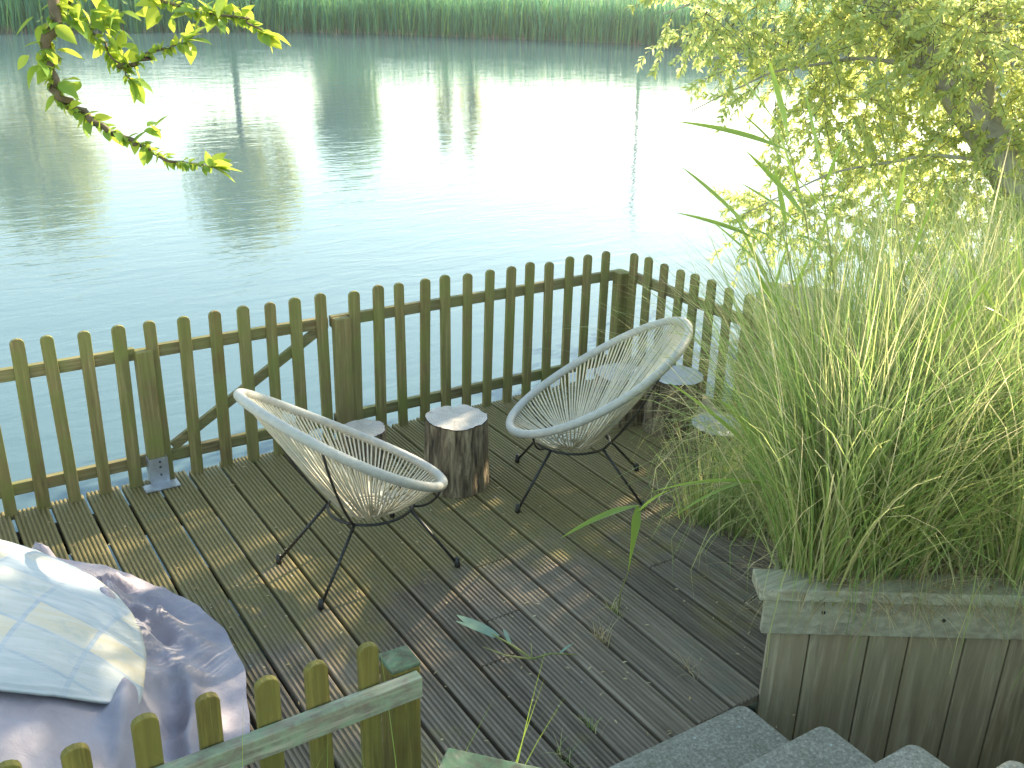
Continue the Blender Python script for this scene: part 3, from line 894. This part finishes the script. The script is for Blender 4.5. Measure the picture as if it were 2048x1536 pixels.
def ray(x, y, d):
    return Vector((0, 0, CAM_H)) + (fw + r2 * ((x - 1024) / F_PX) + u2 * (-(y - 768) / F_PX)).normalized() * d
def blade(p0, p1, w, sag, par, loc, twist=0.3):
    """one broad reed leaf from its sheath p0 to its tip p1"""
    p0 = Vector(p0); p1 = Vector(p1); m = (p0 + p1) / 2 + Vector((0, 0, sag))
    V = []; K = 12
    for k in range(K + 1):
        u = k / K
        p = p0 * (1 - u) ** 2 + m * 2 * u * (1 - u) + p1 * u * u
        tg = ((m - p0) * (1 - u) + (p1 - m) * u).normalized()
        sd_ = tg.cross(Vector((0.3, 0.2, 1))).normalized()
        nn = sd_.cross(tg)
        t_ = twist + 0.9 * u
        sd_ = sd_ * cos(t_) + nn * sin(t_); nn = sd_.cross(tg)
        ww = w * 0.66 * max(0.03, (0.4 + 2.1 * u) if u < 0.28 else (1 - (u - 0.28) / 0.72) ** 0.8)
        V += [p - sd_ * ww + nn * ww * 0.35 - loc, p - loc, p + sd_ * ww + nn * ww * 0.35 - loc]
    Fq = []
    for k in range(K):
        a = k * 3
        Fq += [(a, a + 1, a + 4, a + 3), (a + 1, a + 2, a + 5, a + 4)]
    return mesh_obj('leaf', V, Fq, M_reedleaf, par, True)
def tall_reed(label, root, stem, leaves, d):
    loc = Vector(root)
    t = empty('tall_reed', loc)
    tag(t, label, 'reed', 'tall reeds in the planter')
    P = [Vector((0, 0, -0.02))] + [ray(x, y, d + q) - loc for x, y, q in stem]
    MB().tube(P, [0.0055 - 0.004 * k / (len(P) - 1) for k in range(len(P))], 6).build('stem', M_stem, t, True)
    for (x0, y0, x1, y1, w, sag, dd) in leaves:
        blade(ray(x0, y0, d), ray(x1, y1, d + dd), w, sag, t, loc, random.uniform(-0.2, 0.6))
    return t
tall_reed('tallest reed with broad arching leaves left of the willow limb', (3.13, 2.20, 0.40), [(1665, 800, 0.05), (1640, 620, 0.03), (1612, 440, 0.0), (1585, 320, 0.0), (1560, 250, 0)],
          [(1580, 305, 1352, 243, .026, .03, -.05), (1592, 350, 1480, 225, .02, .03, .05), (1568, 270, 1405, 78, .022, .035, .1), (1575, 280, 1535, 110, .03, .01, .05), (1600, 400, 1545, 235, .032, .01, -.05),
           (1612, 440, 1490, 300, .026, .02, .1), (1618, 470, 1480, 365, .022, .02, -.1), (1625, 520, 1690, 360, .022, .02, .1)], 3.72)
tall_reed('reed leaning left over the side fence with long pointed leaves', (2.95, 2.35, 0.40), [(1600, 820, 0.0), (1575, 680, 0.0), (1545, 560, 0.0), (1520, 480, 0)],
          [(1530, 500, 1362, 333, .030, .03, .0), (1515, 480, 1350, 425, .018, .02, .1), (1545, 560, 1420, 440, .016, .02, -.1), (1560, 620, 1455, 400, .014, .01, .05), (1570, 660, 1500, 520, .032, .0, .0), (1550, 580, 1600, 420, .02, .02, .1)], 3.62)
tall_reed('second tall reed, close behind the tallest one, with drooping leaves', (3.22, 2.32, 0.40), [(1690, 760, 0.05), (1668, 560, 0.02), (1648, 400, 0.0), (1640, 330, 0)],
          [(1642, 345, 1610, 180, .022, .0, .05), (1646, 390, 1700, 250, .02, .03, .05), (1652, 430, 1560, 330, .02, .03, .0), (1662, 520, 1590, 470, .024, .04, -.05), (1666, 540, 1740, 420, .016, .02, .1)], 3.85)
tall_reed('pale reed rising beside the end of the side fence', (3.0, 2.5, 0.40), [(1625, 760, 0.05), (1590, 600, 0.02), (1575, 500, 0.0), (1570, 450, 0)],
          [(1572, 460, 1548, 320, .02, .0, .05), (1575, 500, 1470, 455, .022, .04, .05), (1588, 590, 1640, 470, .018, .02, .0), (1595, 620, 1500, 590, .022, .05, -.05)], 3.8)
tall_reed('slim upright reed with yellow leaf tips below the willow trunk', (3.42, 1.95, 0.40), [(1840, 760, 0.0), (1815, 600, 0.0), (1795, 460, 0.0), (1790, 420, 0)],
          [(1790, 430, 1815, 296, .022, .0, .0), (1795, 470, 1745, 330, .012, .01, .05), (1808, 560, 1895, 330, .02, .01, .05), (1812, 580, 1720, 440, .014, .02, .1)], 3.85)
tall_reed('reed with a pale folded leaf in the middle of the grass', (3.05, 1.95, 0.40), [(1800, 900, 0.0), (1830, 780, 0.0), (1850, 690, 0)],
          [(1855, 690, 1775, 695, .026, .05, .0), (1850, 700, 1905, 560, .014, .02, .0), (1835, 760, 1990, 548, .026, .03, .05), (1840, 740, 1740, 560, .012, .02, .1)], 3.55)
tall_reed('yellow lit reed at the far right edge of the planter', (3.35, 1.60, 0.40), [(2010, 820, 0.0), (2030, 680, 0.0), (2044, 580, 0)],
          [(2044, 600, 2036, 500, .030, .0, .0), (2035, 660, 1930, 600, .020, .03, .0), (2040, 640, 2100, 480, .02, .02, .05), (2020, 760, 1960, 600, .014, .02, .1), (2030, 700, 1900, 470, .014, .02, .1)], 3.7)
tall_reed('short bent reed hanging out over the deck edge', (2.72, 2.20, 0.40), [(1560, 990, 0.0), (1500, 900, 0.0), (1470, 850, 0)],
          [(1525, 900, 1440, 800, .036, .03, .0), (1510, 905, 1330, 760, .014, .03, .1), (1530, 960, 1345, 1035, .022, .06, .0), (1540, 970, 1300, 985, .012, .06, .0)], 3.55)

# reed shoots low over the deck
t = empty('reed_shoot', (2.162, 2.52, 0.0))
tag(t, 'single reed shoot growing up through the deck boards with two bright leaves', 'reed shoot')
P = [Vector((0, 0, -0.02)), Vector((0.01, 0.005, 0.08))] + [ray(x, y, 3.87) - Vector((2.162, 2.52, 0.0)) for x, y in ((1258, 1140), (1270, 1060), (1278, 1012))]
MB().tube(P, [0.0028, 0.0026, 0.0024, 0.002, 0.0016], 6).build('stem', M_stem, t, True)
for (x0, y0, x1, y1, w, sg) in ((1278, 1012, 1122, 1076, .026, .04), (1276, 1014, 1256, 1142, .030, .03), (1272, 1030, 1340, 980, .014, .03)):
    blade(ray(x0, y0, 3.87), ray(x1, y1, 3.80), w, sg, t, Vector((2.162, 2.52, 0.0)), 0.1)

# broken leafy twig lying on the deck
t = empty('broken_twig', (1.69, 2.42, 0.012))
tag(t, 'broken reed twig with a curled grey green leaf lying on the boards', 'twig')
mb = MB()
mb.tube([(0, 0, 0.006), (-0.03, 0.09, 0.02), (-0.055, 0.17, 0.022), (-0.09, 0.25, 0.012)], [0.005, 0.004, 0.003, 0.002], 6)
mb.tube([(0, 0, 0.006), (-0.07, 0.06, 0.008), (-0.115, 0.15, 0.006)], [0.004, 0.003, 0.0015], 6)
mb.tube([(0, 0, 0.006), (0.07, -0.02, 0.016), (0.155, -0.06, 0.004)], [0.004, 0.003, 0.0015], 6)
mb.tube([(0, 0, 0.006), (0.028, 0.05, 0.035)], [0.003, 0.001], 5)
mb.build('stem', M_stem, t, True)
M_curl = foliage_mat('greygreen_leaf', [(0, (0.10, 0.17, 0.12)), (1, (0.19, 0.28, 0.20))], 0.2, 0.45)
for p_, a_, l_, w_, b_ in (((-0.06, 0.18, 0.016), 128, 0.15, 0.026, 0.25), ((-0.03, 0.10, 0.016), 75, 0.09, 0.018, 0.5), ((0.10, -0.03, 0.012), 10, 0.07, 0.014, 0.4)):
    V, Fq = ribbons([p_], np.array([radians(a_)]), np.array([1.3]), np.array([b_]), np.array([l_]), np.array([w_]), 8, np.array([0.6]), wprof=lambda q: max(0.04, sin(pi * min(1, 0.15 + 0.85 * q)) ** 0.8))
    mesh_obj('leaf', V, Fq, M_curl, t, True)
V, Fq = ribbons([(-0.05, 0.16, 0.02)], np.array([radians(112)]), np.array([1.45]), np.array([0.12]), np.array([0.19]), np.array([0.05]), 8, np.array([0.35]), wprof=lambda q: max(0.04, sin(pi * min(1, 0.15 + 0.85 * q)) ** 0.8))
mesh_obj('leaf', V, Fq, M_curl, t, True)

# small weeds in the gaps between boards
gx = lambda k: X0B + k * PITCH_B
weeds = [(gx(11), 2.40, 'small dry tuft in a deck gap near the planter', 26, 0.13, M_drygrass), (gx(12), 2.10, 'faint brown tuft against the planter corner', 18, 0.10, M_drygrass),
         (gx(8), 1.98, 'green weed sprouting from a gap right of the near fence post', 20, 0.10, M_grass), (gx(9), 2.05, 'sparse moss tuft in a board gap in the middle foreground', 14, 0.07, M_grass),
         (gx(12), 2.52, 'little tuft at the foot of the reed shoot', 18, 0.11, M_grass), (gx(12) + 0.02, 4.05, 'weeds at the fence behind the tall stump', 24, 0.14, M_grass)]
for k, (x, y, lab, nb, ln, mt) in enumerate(weeds):
    B = np.stack([rng.normal(0, 0.006, nb), rng.normal(0, 0.03, nb), np.full(nb, -0.01)], 1)
    V, Fq = ribbons(B, rng.uniform(0, 2 * pi, nb), rng.uniform(0.1, 0.9, nb), rng.uniform(0, 1.2, nb), rng.uniform(0.4, 1.2, nb) * ln, rng.uniform(0.002, 0.005, nb), 5)
    o = mesh_obj('weed', V, Fq, mt, None, True)
    o.location = (x, y, 0)
    tag(o, lab, 'weed', 'weeds in the deck gaps')

# petals, seeds and bits of dead leaf scattered over the boards
nl = 420
LPx = np.stack([rng.uniform(-0.2, 3.6, nl), rng.uniform(1.7, 4.45, nl), rng.uniform(0.003, 0.006, nl)], 1)
aa = rng.uniform(0, 2 * pi, nl)
V, Fq = leaf_cards(LPx, np.stack([np.cos(aa), np.sin(aa), np.zeros(nl)], 1), np.stack([rng.normal(0, .15, nl), rng.normal(0, .15, nl), np.ones(nl)], 1), rng.uniform(0.006, 0.024, nl), rng.uniform(0.004, 0.010, nl))
tag(mesh_obj('leaf_litter', V, Fq, M_drygrass), 'pale petals and crumbs of dead leaf scattered over the deck', 'leaf litter', kind='stuff')

# thin wild grass at the foot of the near fence
nb = 240
B = np.stack([rng.uniform(-0.6, 0.85, nb), rng.uniform(1.30, 1.60, nb), np.full(nb, -0.02)], 1)
V, Fq = ribbons(B, rng.uniform(0, 2 * pi, nb), rng.uniform(0.02, 0.35, nb), rng.uniform(0, 0.9, nb), rng.uniform(0.35, 0.98, nb), rng.uniform(0.003, 0.007, nb), 7)
tag(mesh_obj('wild_grass', V, Fq, M_reedleaf, None, True), 'thin wild grass blades growing behind the near fence', 'grass', kind='stuff')

# ------------------------------------------------------------------ jetty out on the water at the right
t = empty('jetty', (6.05, 5.15, -0.12), radians(38))
tag(t, 'grey plank jetty platform on the water behind the tall grass', 'jetty')
for k in range(4):
    MB().box((-0.55, -0.36 + k * 0.18, 0), (0.55, -0.36 + k * 0.18 + 0.17, 0.035), None, 0.003).build('plank', M_cap, t, bevel=0.003)
for x in (-0.45, 0.45):
    for y in (-0.28, 0.28):
        MB().tube([(x, y, -1.0), (x, y, -0.002)], 0.05, 10).build('pile', M_bark, t, True)

# ------------------------------------------------------------------ willow on the right bank
def twigs(centers, radii, count, per, ll, lw, droop=0.35, tl=(0.35, 0.8)):
    """leafy shoots spread through ellipsoid clumps"""
    LP = []; LD = []; LN = []; LL = []; LW = []
    mb = MB()
    vols = np.array([r[0] ** 1.6 for r in radii]); vols = vols / vols.sum()
    for _ in range(count):
        i = rng.choice(len(centers), p=vols)
        d = rng.normal(0, 1, 3); d /= np.linalg.norm(d)
        q = rng.uniform(0, 1) ** 0.45
        c = np.array(centers[i]) + d * q * np.array(radii[i])
        dirv = d * 0.8 + rng.normal(0, 0.5, 3); dirv /= np.linalg.norm(dirv)
        L = rng.uniform(*tl)
        p = c.copy(); P = [Vector(p)]
        steps = 6
        path = [p.copy()]
        for s in range(steps):
            dirv = dirv + np.array([0, 0, -droop / steps]) + rng.normal(0, 0.10, 3); dirv /= np.linalg.norm(dirv)
            p = p + dirv * L / steps; P.append(Vector(p)); path.append(p.copy())
        mb.tube(P, [0.004 * (1 - 0.11 * s) for s in range(steps + 1)], 3, False, False)
        k = int(per * rng.uniform(0.6, 1.3))
        for j in range(k):
            u = rng.uniform(0.05, 1.0) * steps
            a = min(steps - 1, int(u)); f = u - a
            pp = path[a] * (1 - f) + path[a + 1] * f
            tv = path[a + 1] - path[a]; tv /= np.linalg.norm(tv)
            o = rng.normal(0, 1, 3); o -= tv * o.dot(tv); o /= (np.linalg.norm(o) + 1e-9)
            LP.append(pp); LD.append(tv * 0.6 + o * 0.8 + np.array([0, 0, -0.2])); LN.append(rng.normal(0, 0.6, 3) + np.array([0, 0, 1.0]))
            LL.append(ll * rng.uniform(0.6, 1.3)); LW.append(lw * rng.uniform(0.7, 1.3))
    V, Fq = leaf_cards(LP, LD, LN, LL, LW)
    return V, Fq, mb
t = empty('willow_tree', (8.5, 3.9, -0.2))
tag(t, 'leaning willow with pale yellow green backlit leaves overhanging the water', 'tree')
Mw = Vector((-8.5, -3.9, 0.2))
def limb(mb, P, r0, r1, seg=12):
    P = [Vector(p) + Mw for p in P]; Q = []
    for i in range(len(P) - 1):
        for s in range(6): Q.append(P[i].lerp(P[i + 1], s / 6))
    Q.append(P[-1])
    for k in range(1, len(Q) - 1): Q[k] = (Q[k - 1] + Q[k] * 2 + Q[k + 1]) / 4 + Vector((fbm(k, 0, 1, .7), fbm(k, 3, 1, .7), 0)) * 0.02
    n = len(Q)
    mb.tube(Q, [r0 + (r1 - r0) * (k / (n - 1)) ** 0.8 for k in range(n)], seg)
mb = MB(); limb(mb, [(8.55, 3.85, -0.4), (7.95, 4.25, 0.42), (7.62, 4.62, 1.0), (7.35, 5.12, 1.65), (6.95, 5.7, 2.3), (6.7, 6.2, 3.2), (6.6, 6.5, 4.2)], 0.24, 0.07)
mb.build('trunk', M_greybark, t, True)
for P, a, b in (([(7.5, 4.85, 1.3), (7.6, 5.0, 2.2), (7.9, 5.0, 3.4), (8.1, 5.2, 4.6)], 0.11, 0.03), ([(7.35, 5.12, 1.65), (6.8, 5.5, 1.75), (6.3, 6.0, 1.6), (5.95, 6.5, 1.25)], 0.022, 0.004),
                ([(7.9, 4.3, 0.5), (8.1, 4.0, 1.6), (8.5, 3.6, 2.8), (8.7, 3.3, 4.0)], 0.13, 0.04), ([(7.62, 4.62, 1.0), (7.1, 4.95, 1.05), (6.6, 5.5, 0.85), (6.2, 6.0, 0.45)], 0.020, 0.004),
                ([(7.1, 5.5, 2.1), (6.6, 5.9, 2.2), (6.2, 6.5, 2.2), (5.9, 6.9, 2.0)], 0.022, 0.005)):
    mb = MB(); limb(mb, P, a, b, 8); mb.build('limb', M_greybark, t, True)
ray = lambda x, y, d: Vector((0, 0, CAM_H)) + (fw + r2 * ((x - 1024) / F_PX) + u2 * (-(y - 768) / F_PX)).normalized() * d
clumps = [(1395, 10, 8.6, .30), (1500, 40, 8.9, .42), (1560, 150, 8.7, .34), (1640, 60, 9.2, .5), (1760, 130, 9.0, .5), (1880, 60, 9.4, .5), (1990, 140, 8.8, .5),
          (1700, 270, 9.3, .48), (1830, 300, 9.5, .5), (1960, 330, 9.0, .5), (1590, 400, 9.2, .36), (1690, 430, 8.9, .42), (1800, 440, 9.0, .45), (1920, 470, 9.2, .5), (1545, 430, 9.4, .28), (2060, 60, 9.0, .6), (2080, 420, 9.0, .6),
          (1620, -60, 9, .6), (1800, -90, 9.3, .7), (2000, -120, 9.3, .8), (2150, 200, 9.0, .8), (1930, 50, 8.3, .4), (1800, 20, 8.5, .4), (1680, 200, 8.6, .36)]
cen = [tuple(ray(x, y, d)) for x, y, d, r in clumps] + [(8.6, 4.55, 4.95), (8.7, 4.45, 4.8), (8.6, 4.05, 4.2), (8.6, 4.0, 4.3), (8.9, 3.7, 3.6), (8.6, 3.6, 2.6), (8.9, 3.0, 1.5), (8.6, 2.6, 2.6)]  # last clumps sit out of frame, added to shade the cover and deck
rad_ = [(r, r, r * 0.85) for x, y, d, r in clumps] + [(0.9, 0.6, 0.7), (0.9, 0.6, 0.7), (0.8, 0.7, 0.8), (0.8, 0.7, 0.8), (0.8, 0.8, 0.8), (0.9, 0.9, 0.9), (0.8, 0.7, 0.8), (0.9, 0.9, 1.0)]
V, Fq, mb = twigs([tuple(np.array(c) + np.array(Mw)) for c in cen], rad_, 2200, 56, 0.06, 0.022, 0.35, (0.3, 0.6))
mb.build('twigs', M_twig, t)
mesh_obj('crown', V, Fq, M_willow, t)

# ------------------------------------------------------------------ overhanging branch, top left
t = empty('overhanging_tree', (-2.45, 1.6, -0.9))
tag(t, 'tree at the left whose leafy yellow green branches hang into the top corner', 'tree')
Mo = Vector((2.45, -1.6, 0.9))
mb = MB()
Mw_save = Mw; Mw = Mo
limb(mb, [(-2.45, 1.6, -1.2), (-2.4, 1.65, 1.2), (-2.25, 1.7, 2.6), (-2.1, 1.75, 3.8), (-2.0, 1.7, 4.8)], 0.075, 0.03)
mb.build('trunk', M_bark, t, True)
ray = lambda x, y, d: Vector((0, 0, CAM_H)) + (fw + r2 * ((x - 1024) / F_PX) + u2 * (-(y - 768) / F_PX)).normalized() * d
brs = [[(-2.2, 1.7, 2.75), (-1.2, 1.9, 3.05), (-0.3, 2.15, 2.9), (0.2, 2.2, 2.62)] + [tuple(ray(x, y, d)) for x, y, d in ((120, -40, 2.25), (100, 60, 2.22), (98, 150, 2.2), (120, 205, 2.2), (190, 245, 2.18), (265, 280, 2.16), (340, 320, 2.14), (425, 335, 2.12))],
       [(0.2, 2.2, 2.62)] + [tuple(ray(x, y, d)) for x, y, d in ((130, -30, 2.3), (160, 40, 2.3), (210, 95, 2.28), (262, 160, 2.25))],
       [tuple(ray(x, y, d)) for x, y, d in ((240, 135, 2.26), (275, 125, 2.25), (320, 100, 2.24), (375, 82, 2.22))],
       [(0.2, 2.2, 2.62)] + [tuple(ray(x, y, d)) for x, y, d in ((240, -60, 2.35), (330, 5, 2.32), (420, 28, 2.3), (485, 35, 2.28), (528, 68, 2.26))]]
LP = []; LD = []; LN = []; LL = []; LW = []
for bi, P in enumerate(brs):
    mb = MB(); limb(mb, P, 0.022 if bi == 0 else 0.006, 0.0016, 6); mb.build('branch', M_twig, t, True)
    Q = [Vector(p) for p in P]
    first = {0: 4, 1: 1, 2: 0, 3: 1}[bi]
    for i in range(max(0, first - 1), len(Q) - 1):
        seg = Q[i + 1] - Q[i]
        k = max(3, int(seg.length / 0.0024))
        tip = i / (len(Q) - 2)
        for j in range(k):
            p = Q[i].lerp(Q[i + 1], (j + random.random()) / k)
            o = Vector((random.gauss(0, 1), random.gauss(0, 1), random.gauss(-0.1, 0.8))); o -= seg.normalized() * o.dot(seg.normalized()); o.normalize()
            LP.append(p + Mo); LD.append(o + seg.normalized() * 0.5 + Vector((0, 0, -0.25))); LN.append((random.gauss(0, .5), random.gauss(0, .5), 1))
            big = random.random() < (0.32 if tip < 0.45 else 0.10)
            L = random.uniform(0.028, 0.046) if big else random.uniform(0.013, 0.026)
            LL.append(L); LW.append(L * random.uniform(0.5, 0.62))
    # a rosette of larger leaves at each tip
    p = Q[-1]
    for j in range(7):
        LP.append(p + Mo); LD.append((seg.normalized() + Vector((random.gauss(0, .5), random.gauss(0, .5), random.gauss(0.1, .4))))); LN.append((random.gauss(0, .5), random.gauss(0, .5), 1))
        L = random.uniform(0.03, 0.06); LL.append(L); LW.append(L * 0.5)
for x, y, d in ((215, 60, 2.28), (235, 20, 2.28), (225, 40, 2.27), (200, 10, 2.3), (230, 85, 2.27), (120, 40, 2.22), (135, 10, 2.25), (70, 125, 2.2), (130, 170, 2.2), (470, 20, 2.28), (350, 20, 2.3), (430, 40, 2.28), (80, 110, 2.2), (90, 40, 2.22), (180, 30, 2.3), (300, 262, 2.15), (390, 20, 2.3), (300, 5, 2.33)):
    p = ray(x, y, d)
    for j in range(6):
        LP.append(p + Mo + Vector((random.gauss(0, .012), random.gauss(0, .012), random.gauss(0, .012)))); LD.append((random.gauss(0.4, .6), random.gauss(0, .6), random.gauss(-0.4, .4))); LN.append((random.gauss(0, .5), random.gauss(0, .5), 1))
        L = random.uniform(0.028, 0.055); LL.append(L); LW.append(L * 0.55)
# upper crown out of the frame
V2_ = []
for _ in range(1500):
    a = random.uniform(0, 2 * pi); r = random.uniform(0.2, 0.9)
    LP.append((0.4 + r * cos(a), 0.1 + r * sin(a), 5.2 + random.uniform(-0.6, 0.9))); LD.append((random.gauss(0, 1), random.gauss(0, 1), random.gauss(-.3, .6))); LN.append((random.gauss(0, .5), random.gauss(0, .5), 1))
    L = random.uniform(0.05, 0.08); LL.append(L); LW.append(L * 0.55)
LP = [tuple(p) for p in LP]; LD = [tuple(p) for p in LD]
V, Fq = leaf_fine(LP, LD, LN, LL, LW, 0.2)
mesh_obj('foliage', V, Fq, M_branchleaf, t, True)
Mw = Mw_save

# ------------------------------------------------------------------ far bank: reed bed and trees
nb = 26000
bx = rng.uniform(-12, 46, nb); by = np.array([bank_y(x) for x in bx]) + rng.uniform(-0.4, 4.2, nb) + np.array([0.9 * fbm(x * 0.35, 1.0, 3.0, 1.0) for x in bx])
var = np.array([0.5 + 0.5 * fbm(x * 0.25, y * 0.25, 2.0, 1.0) for x, y in zip(bx, by)])
B = np.stack([bx, by, np.full(nb, WZ - 0.05)], 1)
V1, F1 = ribbons(B, rng.uniform(0, 2 * pi, nb), rng.uniform(0.0, 0.16, nb), rng.uniform(0.0, 0.7, nb), (1.75 + 1.3 * var) * rng.uniform(0.65, 1.15, nb), rng.uniform(0.035, 0.08, nb), 5, rng.uniform(-1.5, 1.5, nb))
o = mesh_obj('reed_bed', V1, F1, M_farreed, None, True)
tag(o, 'wide green reed bed along the far bank of the lake', 'reeds', kind='stuff')
nb = 3000
bx = rng.uniform(-12, 46, nb); by = np.array([bank_y(x) for x in bx]) + rng.uniform(-0.65, 0.4, nb) + np.array([0.9 * fbm(x * 0.35, 1.0, 3.0, 1.0) for x in bx])
B = np.stack([bx, by, np.full(nb, WZ - 0.05)], 1)
V1, F1 = ribbons(B, rng.uniform(0, 2 * pi, nb), rng.uniform(0.0, 0.2, nb), rng.uniform(0.0, 0.3, nb), rng.uniform(0.12, 0.45, nb), rng.uniform(0.02, 0.05, nb), 3, rng.uniform(-1.5, 1.5, nb))
tag(mesh_obj('reed_stalks', V1, F1, M_farstalk, None, True), 'brown dead reed stalks at the water line of the far bank', 'dead reeds', kind='stuff')

def far_tree(az_px, dist, h, w, z0, lab, mat, seed, shape):
    d = ray(az_px, 300, 1.0) - Vector((0, 0, CAM_H)); d.z = 0; d.normalize()
    loc = d * dist; loc.z = ground_z(loc.x, loc.y) - 0.1
    t = empty('bank_tree', loc)
    tag(t, lab, 'tree', 'trees on the far bank')
    mb = MB()
    P = [Vector((0.15 * fbm(k, seed, 0, .8) * k, 0.15 * fbm(k, seed, 5, .8) * k, h * 0.9 * k / 8)) for k in range(9)]
    mb.tube(P, [0.22 - 0.024 * k for k in range(9)], 8)
    for k in range(3, 8):
        for s in range(2):
            a = random.uniform(0, 2 * pi); l = w * 0.35
            mb.tube([P[k], P[k] + Vector((cos(a) * l * .5, sin(a) * l * .5, l * .4)), P[k] + Vector((cos(a) * l, sin(a) * l, l * .9))], [0.06, 0.04, 0.015], 5)
    mb.build('trunk', M_bark, t, True)
    LP = []; LD = []; LN = []
    ncl = 120 if w > 2 else 16
    for c in range(ncl):
        u = z0 + (1 - z0) * random.random()
        q = shape((u - z0) / (1 - z0)) * w * 0.5
        a = random.uniform(0, 2 * pi); rr = q * sqrt(random.random()) * 0.9
        cx_, cy_, cz_ = rr * cos(a), rr * sin(a), h * u
        sz = random.uniform(0.35, 0.8) * min(1, w / 3) * (0.5 + q / (w * 0.5) * 0.5)
        for j in range(70):
            LP.append((cx_ + random.gauss(0, sz * .55), cy_ + random.gauss(0, sz * .55), cz_ + random.gauss(0, sz * .6)))
            LD.append((random.gauss(0, 1), random.gauss(0, 1), random.gauss(-.4, .7))); LN.append((random.gauss(0, .6), random.gauss(0, .6), 1))
    n = len(LP)
    V, Fq = leaf_cards(LP, LD, LN, rng.uniform(0.2, 0.42, n), rng.uniform(0.14, 0.28, n))
    mesh_obj('crown', V, Fq, mat, t)
tall = lambda u: 0.65 + 0.5 * sin(pi * min(1, u * 0.95 + 0.05)) if u < 0.75 else 1.0 * (1 - (u - 0.75) / 0.25) ** 0.6 + 0.12
slim = lambda u: sin(pi * (0.15 + 0.8 * u)) ** 0.7
far_tree(75, 55, 8.8, 5.6, 0.30, 'broad pale green tree reflected at the left edge of the lake', M_farleaf, 1, tall)
far_tree(485, 54, 9.4, 5.2, 0.42, 'tall pale tree with bare lower trunk reflected left of the middle', M_farleaf, 2, tall)
far_tree(700, 56, 5.8, 3.0, 0.28, 'dark green bushy tree reflected above the gate', M_darkleaf, 3, tall)
far_tree(890, 58, 5.2, 1.0, 0.45, 'thin sapling, left of a slim pair reflected faintly', M_farleaf, 4, slim)
far_tree(942, 58, 5.6, 1.2, 0.35, 'slightly fuller sapling, right of a slim pair reflected faintly', M_farleaf, 5, slim)
d = ray(1268, 300, 1.0) - Vector((0, 0, CAM_H)); d.z = 0; d.normalize()
loc = d * 52; loc.z = ground_z(loc.x, loc.y) - 0.2
t = empty('wooden_pole', loc)
tag(t, 'thin wooden pole on the far bank, reflected right of the middle', 'pole')
MB().tube([(0, 0, 0), (0.05, 0, 4), (0.1, 0, 7.9)], [0.10, 0.085, 0.07], 8).build('shaft', M_bark, t, True)
MB().box((-0.5, -0.05, 7.3), (0.65, 0.05, 7.42)).build('crossbar', M_bark, t)

# ------------------------------------------------------------------ haze over the lake
n = NT('lake_haze')
n.t.nodes.remove(n.b)
pv = n.new('ShaderNodeVolumePrincipled')
pv.inputs['Color'].default_value = (0.93, 0.96, 0.95, 1)
pv.inputs['Density'].default_value = 0.0012
pv.inputs['Anisotropy'].default_value = 0.75
n.link(pv.outputs[0], n.out.inputs['Volume'])
tag(MB().box((-152, -62, -4), (172, 202, 14)).build('haze', n.m), kind='stuff')
